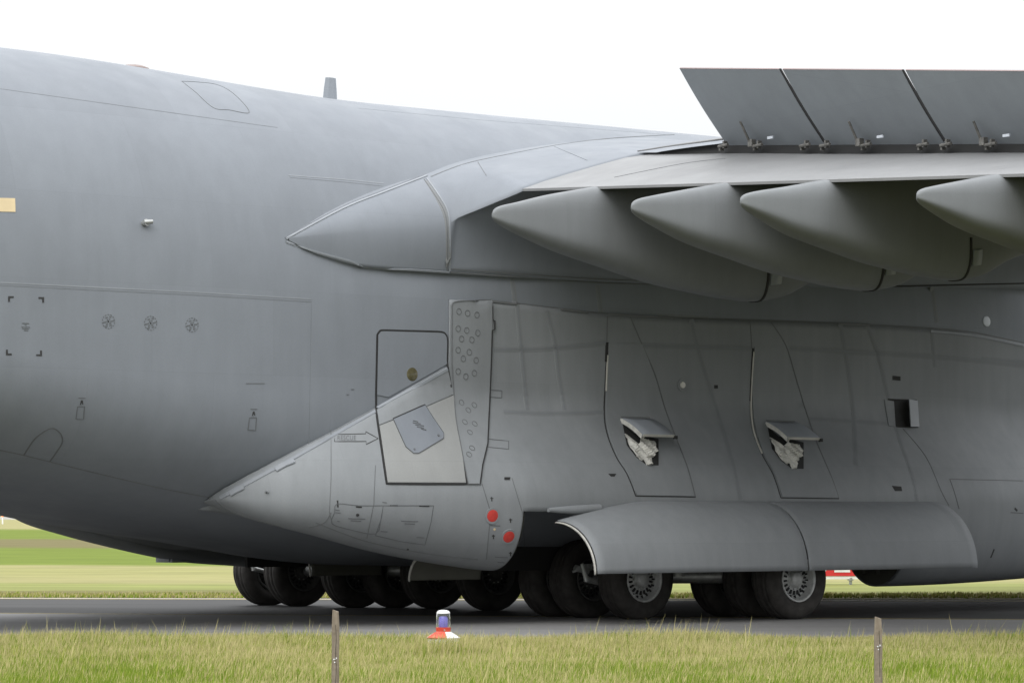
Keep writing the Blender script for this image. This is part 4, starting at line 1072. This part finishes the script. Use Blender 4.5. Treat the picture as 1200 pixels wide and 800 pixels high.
def marker():
    Y = 420.; p = at(3, 603.4, Y); o = bpy.data.objects.new('runway_light', None); COL.objects.link(o); o.location = (p.x, Y, 0)
    mb = MB(); mb.lathe([(.10, -.05), (.10, p.z - .22), (.16, p.z - .2), (0, p.z - .2)][::-1], 12); meshof('stem', mb.vf(), o, M['white_plastic'], True)
    mb = MB(); mb.lathe([(.17, p.z - .2), (.20, p.z), (.14, p.z + .15), (0, p.z + .2)][::-1], 14); meshof('lamp', mb.vf(), o, M['lit'], True)
    tag(o, 'tiny lit orange red runway light far off beneath the tail at left edge', 'runway light')
marker()

# ------------------------------------------------------------------ grass
def gm(name, c, c2): 
    m = mat(name, c, .75, var=.1, scale=.9, col2=c2, spec=.15, coord='Object')
    b = m.node_tree.nodes['Principled BSDF']
    return m
GM = [gm('grass_green', (.125, .205, .014), (.20, .28, .03)), gm('grass_yellow_green', (.25, .30, .045), (.33, .35, .075)), gm('grass_straw', (.38, .345, .14), (.48, .43, .21))]
def grass(name, xr, yr, count, hfun, mixfun, seed, wscale=1.0, segs=3):
    rg = np.random.RandomState(seed)
    u = rg.rand(count); Y = yr[0] + (yr[1] - yr[0]) * u
    X = (xr[0] + (xr[1] - xr[0]) * rg.rand(count))
    # clumping
    cl_ = np.sin(X * 1.7 + 1.3 * np.sin(Y * .9)) * np.sin(Y * 1.3 + np.sin(X * .8)) * .5 + .5
    h = hfun(X, Y, rg) * (.72 + .45 * cl_) * (.65 + .6 * rg.rand(count))
    mi = mixfun(X, Y, rg, cl_)
    straw = mi == 2
    h = np.where(straw, h * 1.22, h)
    wd = (np.where(straw, .0035, .0060) * (.7 + .7 * rg.rand(count))) * wscale
    ang = rg.rand(count) * 2 * np.pi
    lean = h * (.08 + .38 * rg.rand(count) ** 1.5); la = rg.normal(.1, 1.6, count)       # a breeze from the left
    dx, dy = np.cos(la) * lean + .07 * h, np.sin(la) * lean
    wx, wy = np.cos(ang) * wd, np.sin(ang) * wd * .5
    nv = 2 * segs + 1
    V = np.zeros((count, nv, 3), np.float32)
    for s in range(segs):
        t = s / segs; bend = t ** 1.8; tap = (1 - .55 * t)
        tap = np.where(straw & (s == segs - 1), 1.5, tap) if s else tap
        for k, sg in ((0, -1), (1, 1)):
            V[:, 2 * s + k, 0] = X + dx * bend + sg * wx * tap; V[:, 2 * s + k, 1] = Y + dy * bend + sg * wy * tap; V[:, 2 * s + k, 2] = h * t - .012
    V[:, -1, 0] = X + dx; V[:, -1, 1] = Y + dy; V[:, -1, 2] = h * (1 - .12 * (lean / h))
    quads = []
    base = np.arange(count)[:, None] * nv
    fq = np.concatenate([base + np.array([2 * s, 2 * s + 1, 2 * s + 3, 2 * s + 2])[None] for s in range(segs - 1)], 1).reshape(count, segs - 1, 4)
    ft = base + np.array([2 * segs - 2, 2 * segs - 1, 2 * segs])[None]
    loops = np.concatenate([fq.reshape(count, -1), ft], 1).astype(np.int32)
    npf = segs; sizes = np.tile(np.array([4] * (segs - 1) + [3], np.int32), count)
    starts = np.concatenate([[0], np.cumsum(sizes)[:-1]]).astype(np.int32)
    me = bpy.data.meshes.new(name); me.vertices.add(count * nv); me.vertices.foreach_set('co', V.reshape(-1))
    me.loops.add(loops.size); me.loops.foreach_set('vertex_index', loops.reshape(-1))
    me.polygons.add(count * npf); me.polygons.foreach_set('loop_start', starts)
    for m_ in GM: me.materials.append(m_)
    me.polygons.foreach_set('material_index', np.repeat(mi.astype(np.int32), npf))
    me.update(calc_edges=True); me.validate()
    o = bpy.data.objects.new(name, me); COL.objects.link(o); return o
def near_h(X, Y, rg):
    back = np.clip((Y - 34.6) / 2.2, 0, 1)
    base = .095 + .03 * back
    patch_ = .5 + .5 * np.sin(X * .9 + 1.7 * np.sin(X * .37 + Y * .5))
    base = base * (.86 + .28 * patch_)
    tall = (rg.rand(len(X)) < .008 + .026 * back * patch_ ** 2) * (.06 + .09 * rg.rand(len(X)))
    return base + tall + .11 * np.exp(-((X + .77) / .45) ** 2) * (Y > 32.9) * (Y < 34.1)
def near_mix(X, Y, rg, cl_):
    back = np.clip((Y - 29.5) / 4.0, 0, 1); r_ = rg.rand(len(X))
    big = .5 + .5 * np.sin(X * .55 + 2.1 * np.sin(Y * .23 + .7) + 1.1 * np.sin(X * 1.9 + Y * .4))
    ps = np.clip(.12 + .26 * back + .10 * (1 - cl_) + .22 * (big - .4), .02, .9); pg = .62 - .30 * back - .12 * (big - .5)
    return np.where(r_ < ps, 2, np.where(r_ < ps + pg, 0, 1))
gr = grass('grass', (-11.5, 12), (25.5, 37.6), 520000, near_h, near_mix, 11, .68, 2)
tag(gr, 'long pale green and straw coloured grass along the near taxiway edge', 'grass', kind='stuff')
def far_h(X, Y, rg): return .035 + .03 * rg.rand(len(X))
def far_mix(X, Y, rg, cl_):
    r_ = rg.rand(len(X)); return np.where(r_ < .35 + .2 * (1 - cl_), 2, np.where(r_ < .65, 0, 1))
yy0 = max(far_y(-14), far_y(14)) + .6
gr2 = grass('grass', (-15, 15), (yy0 - .5, yy0 + 2.2), 16000, far_h, far_mix, 5, 2.0, 2)
tag(gr2, 'short dry grass verge beyond the far taxiway edge', 'grass', kind='stuff')
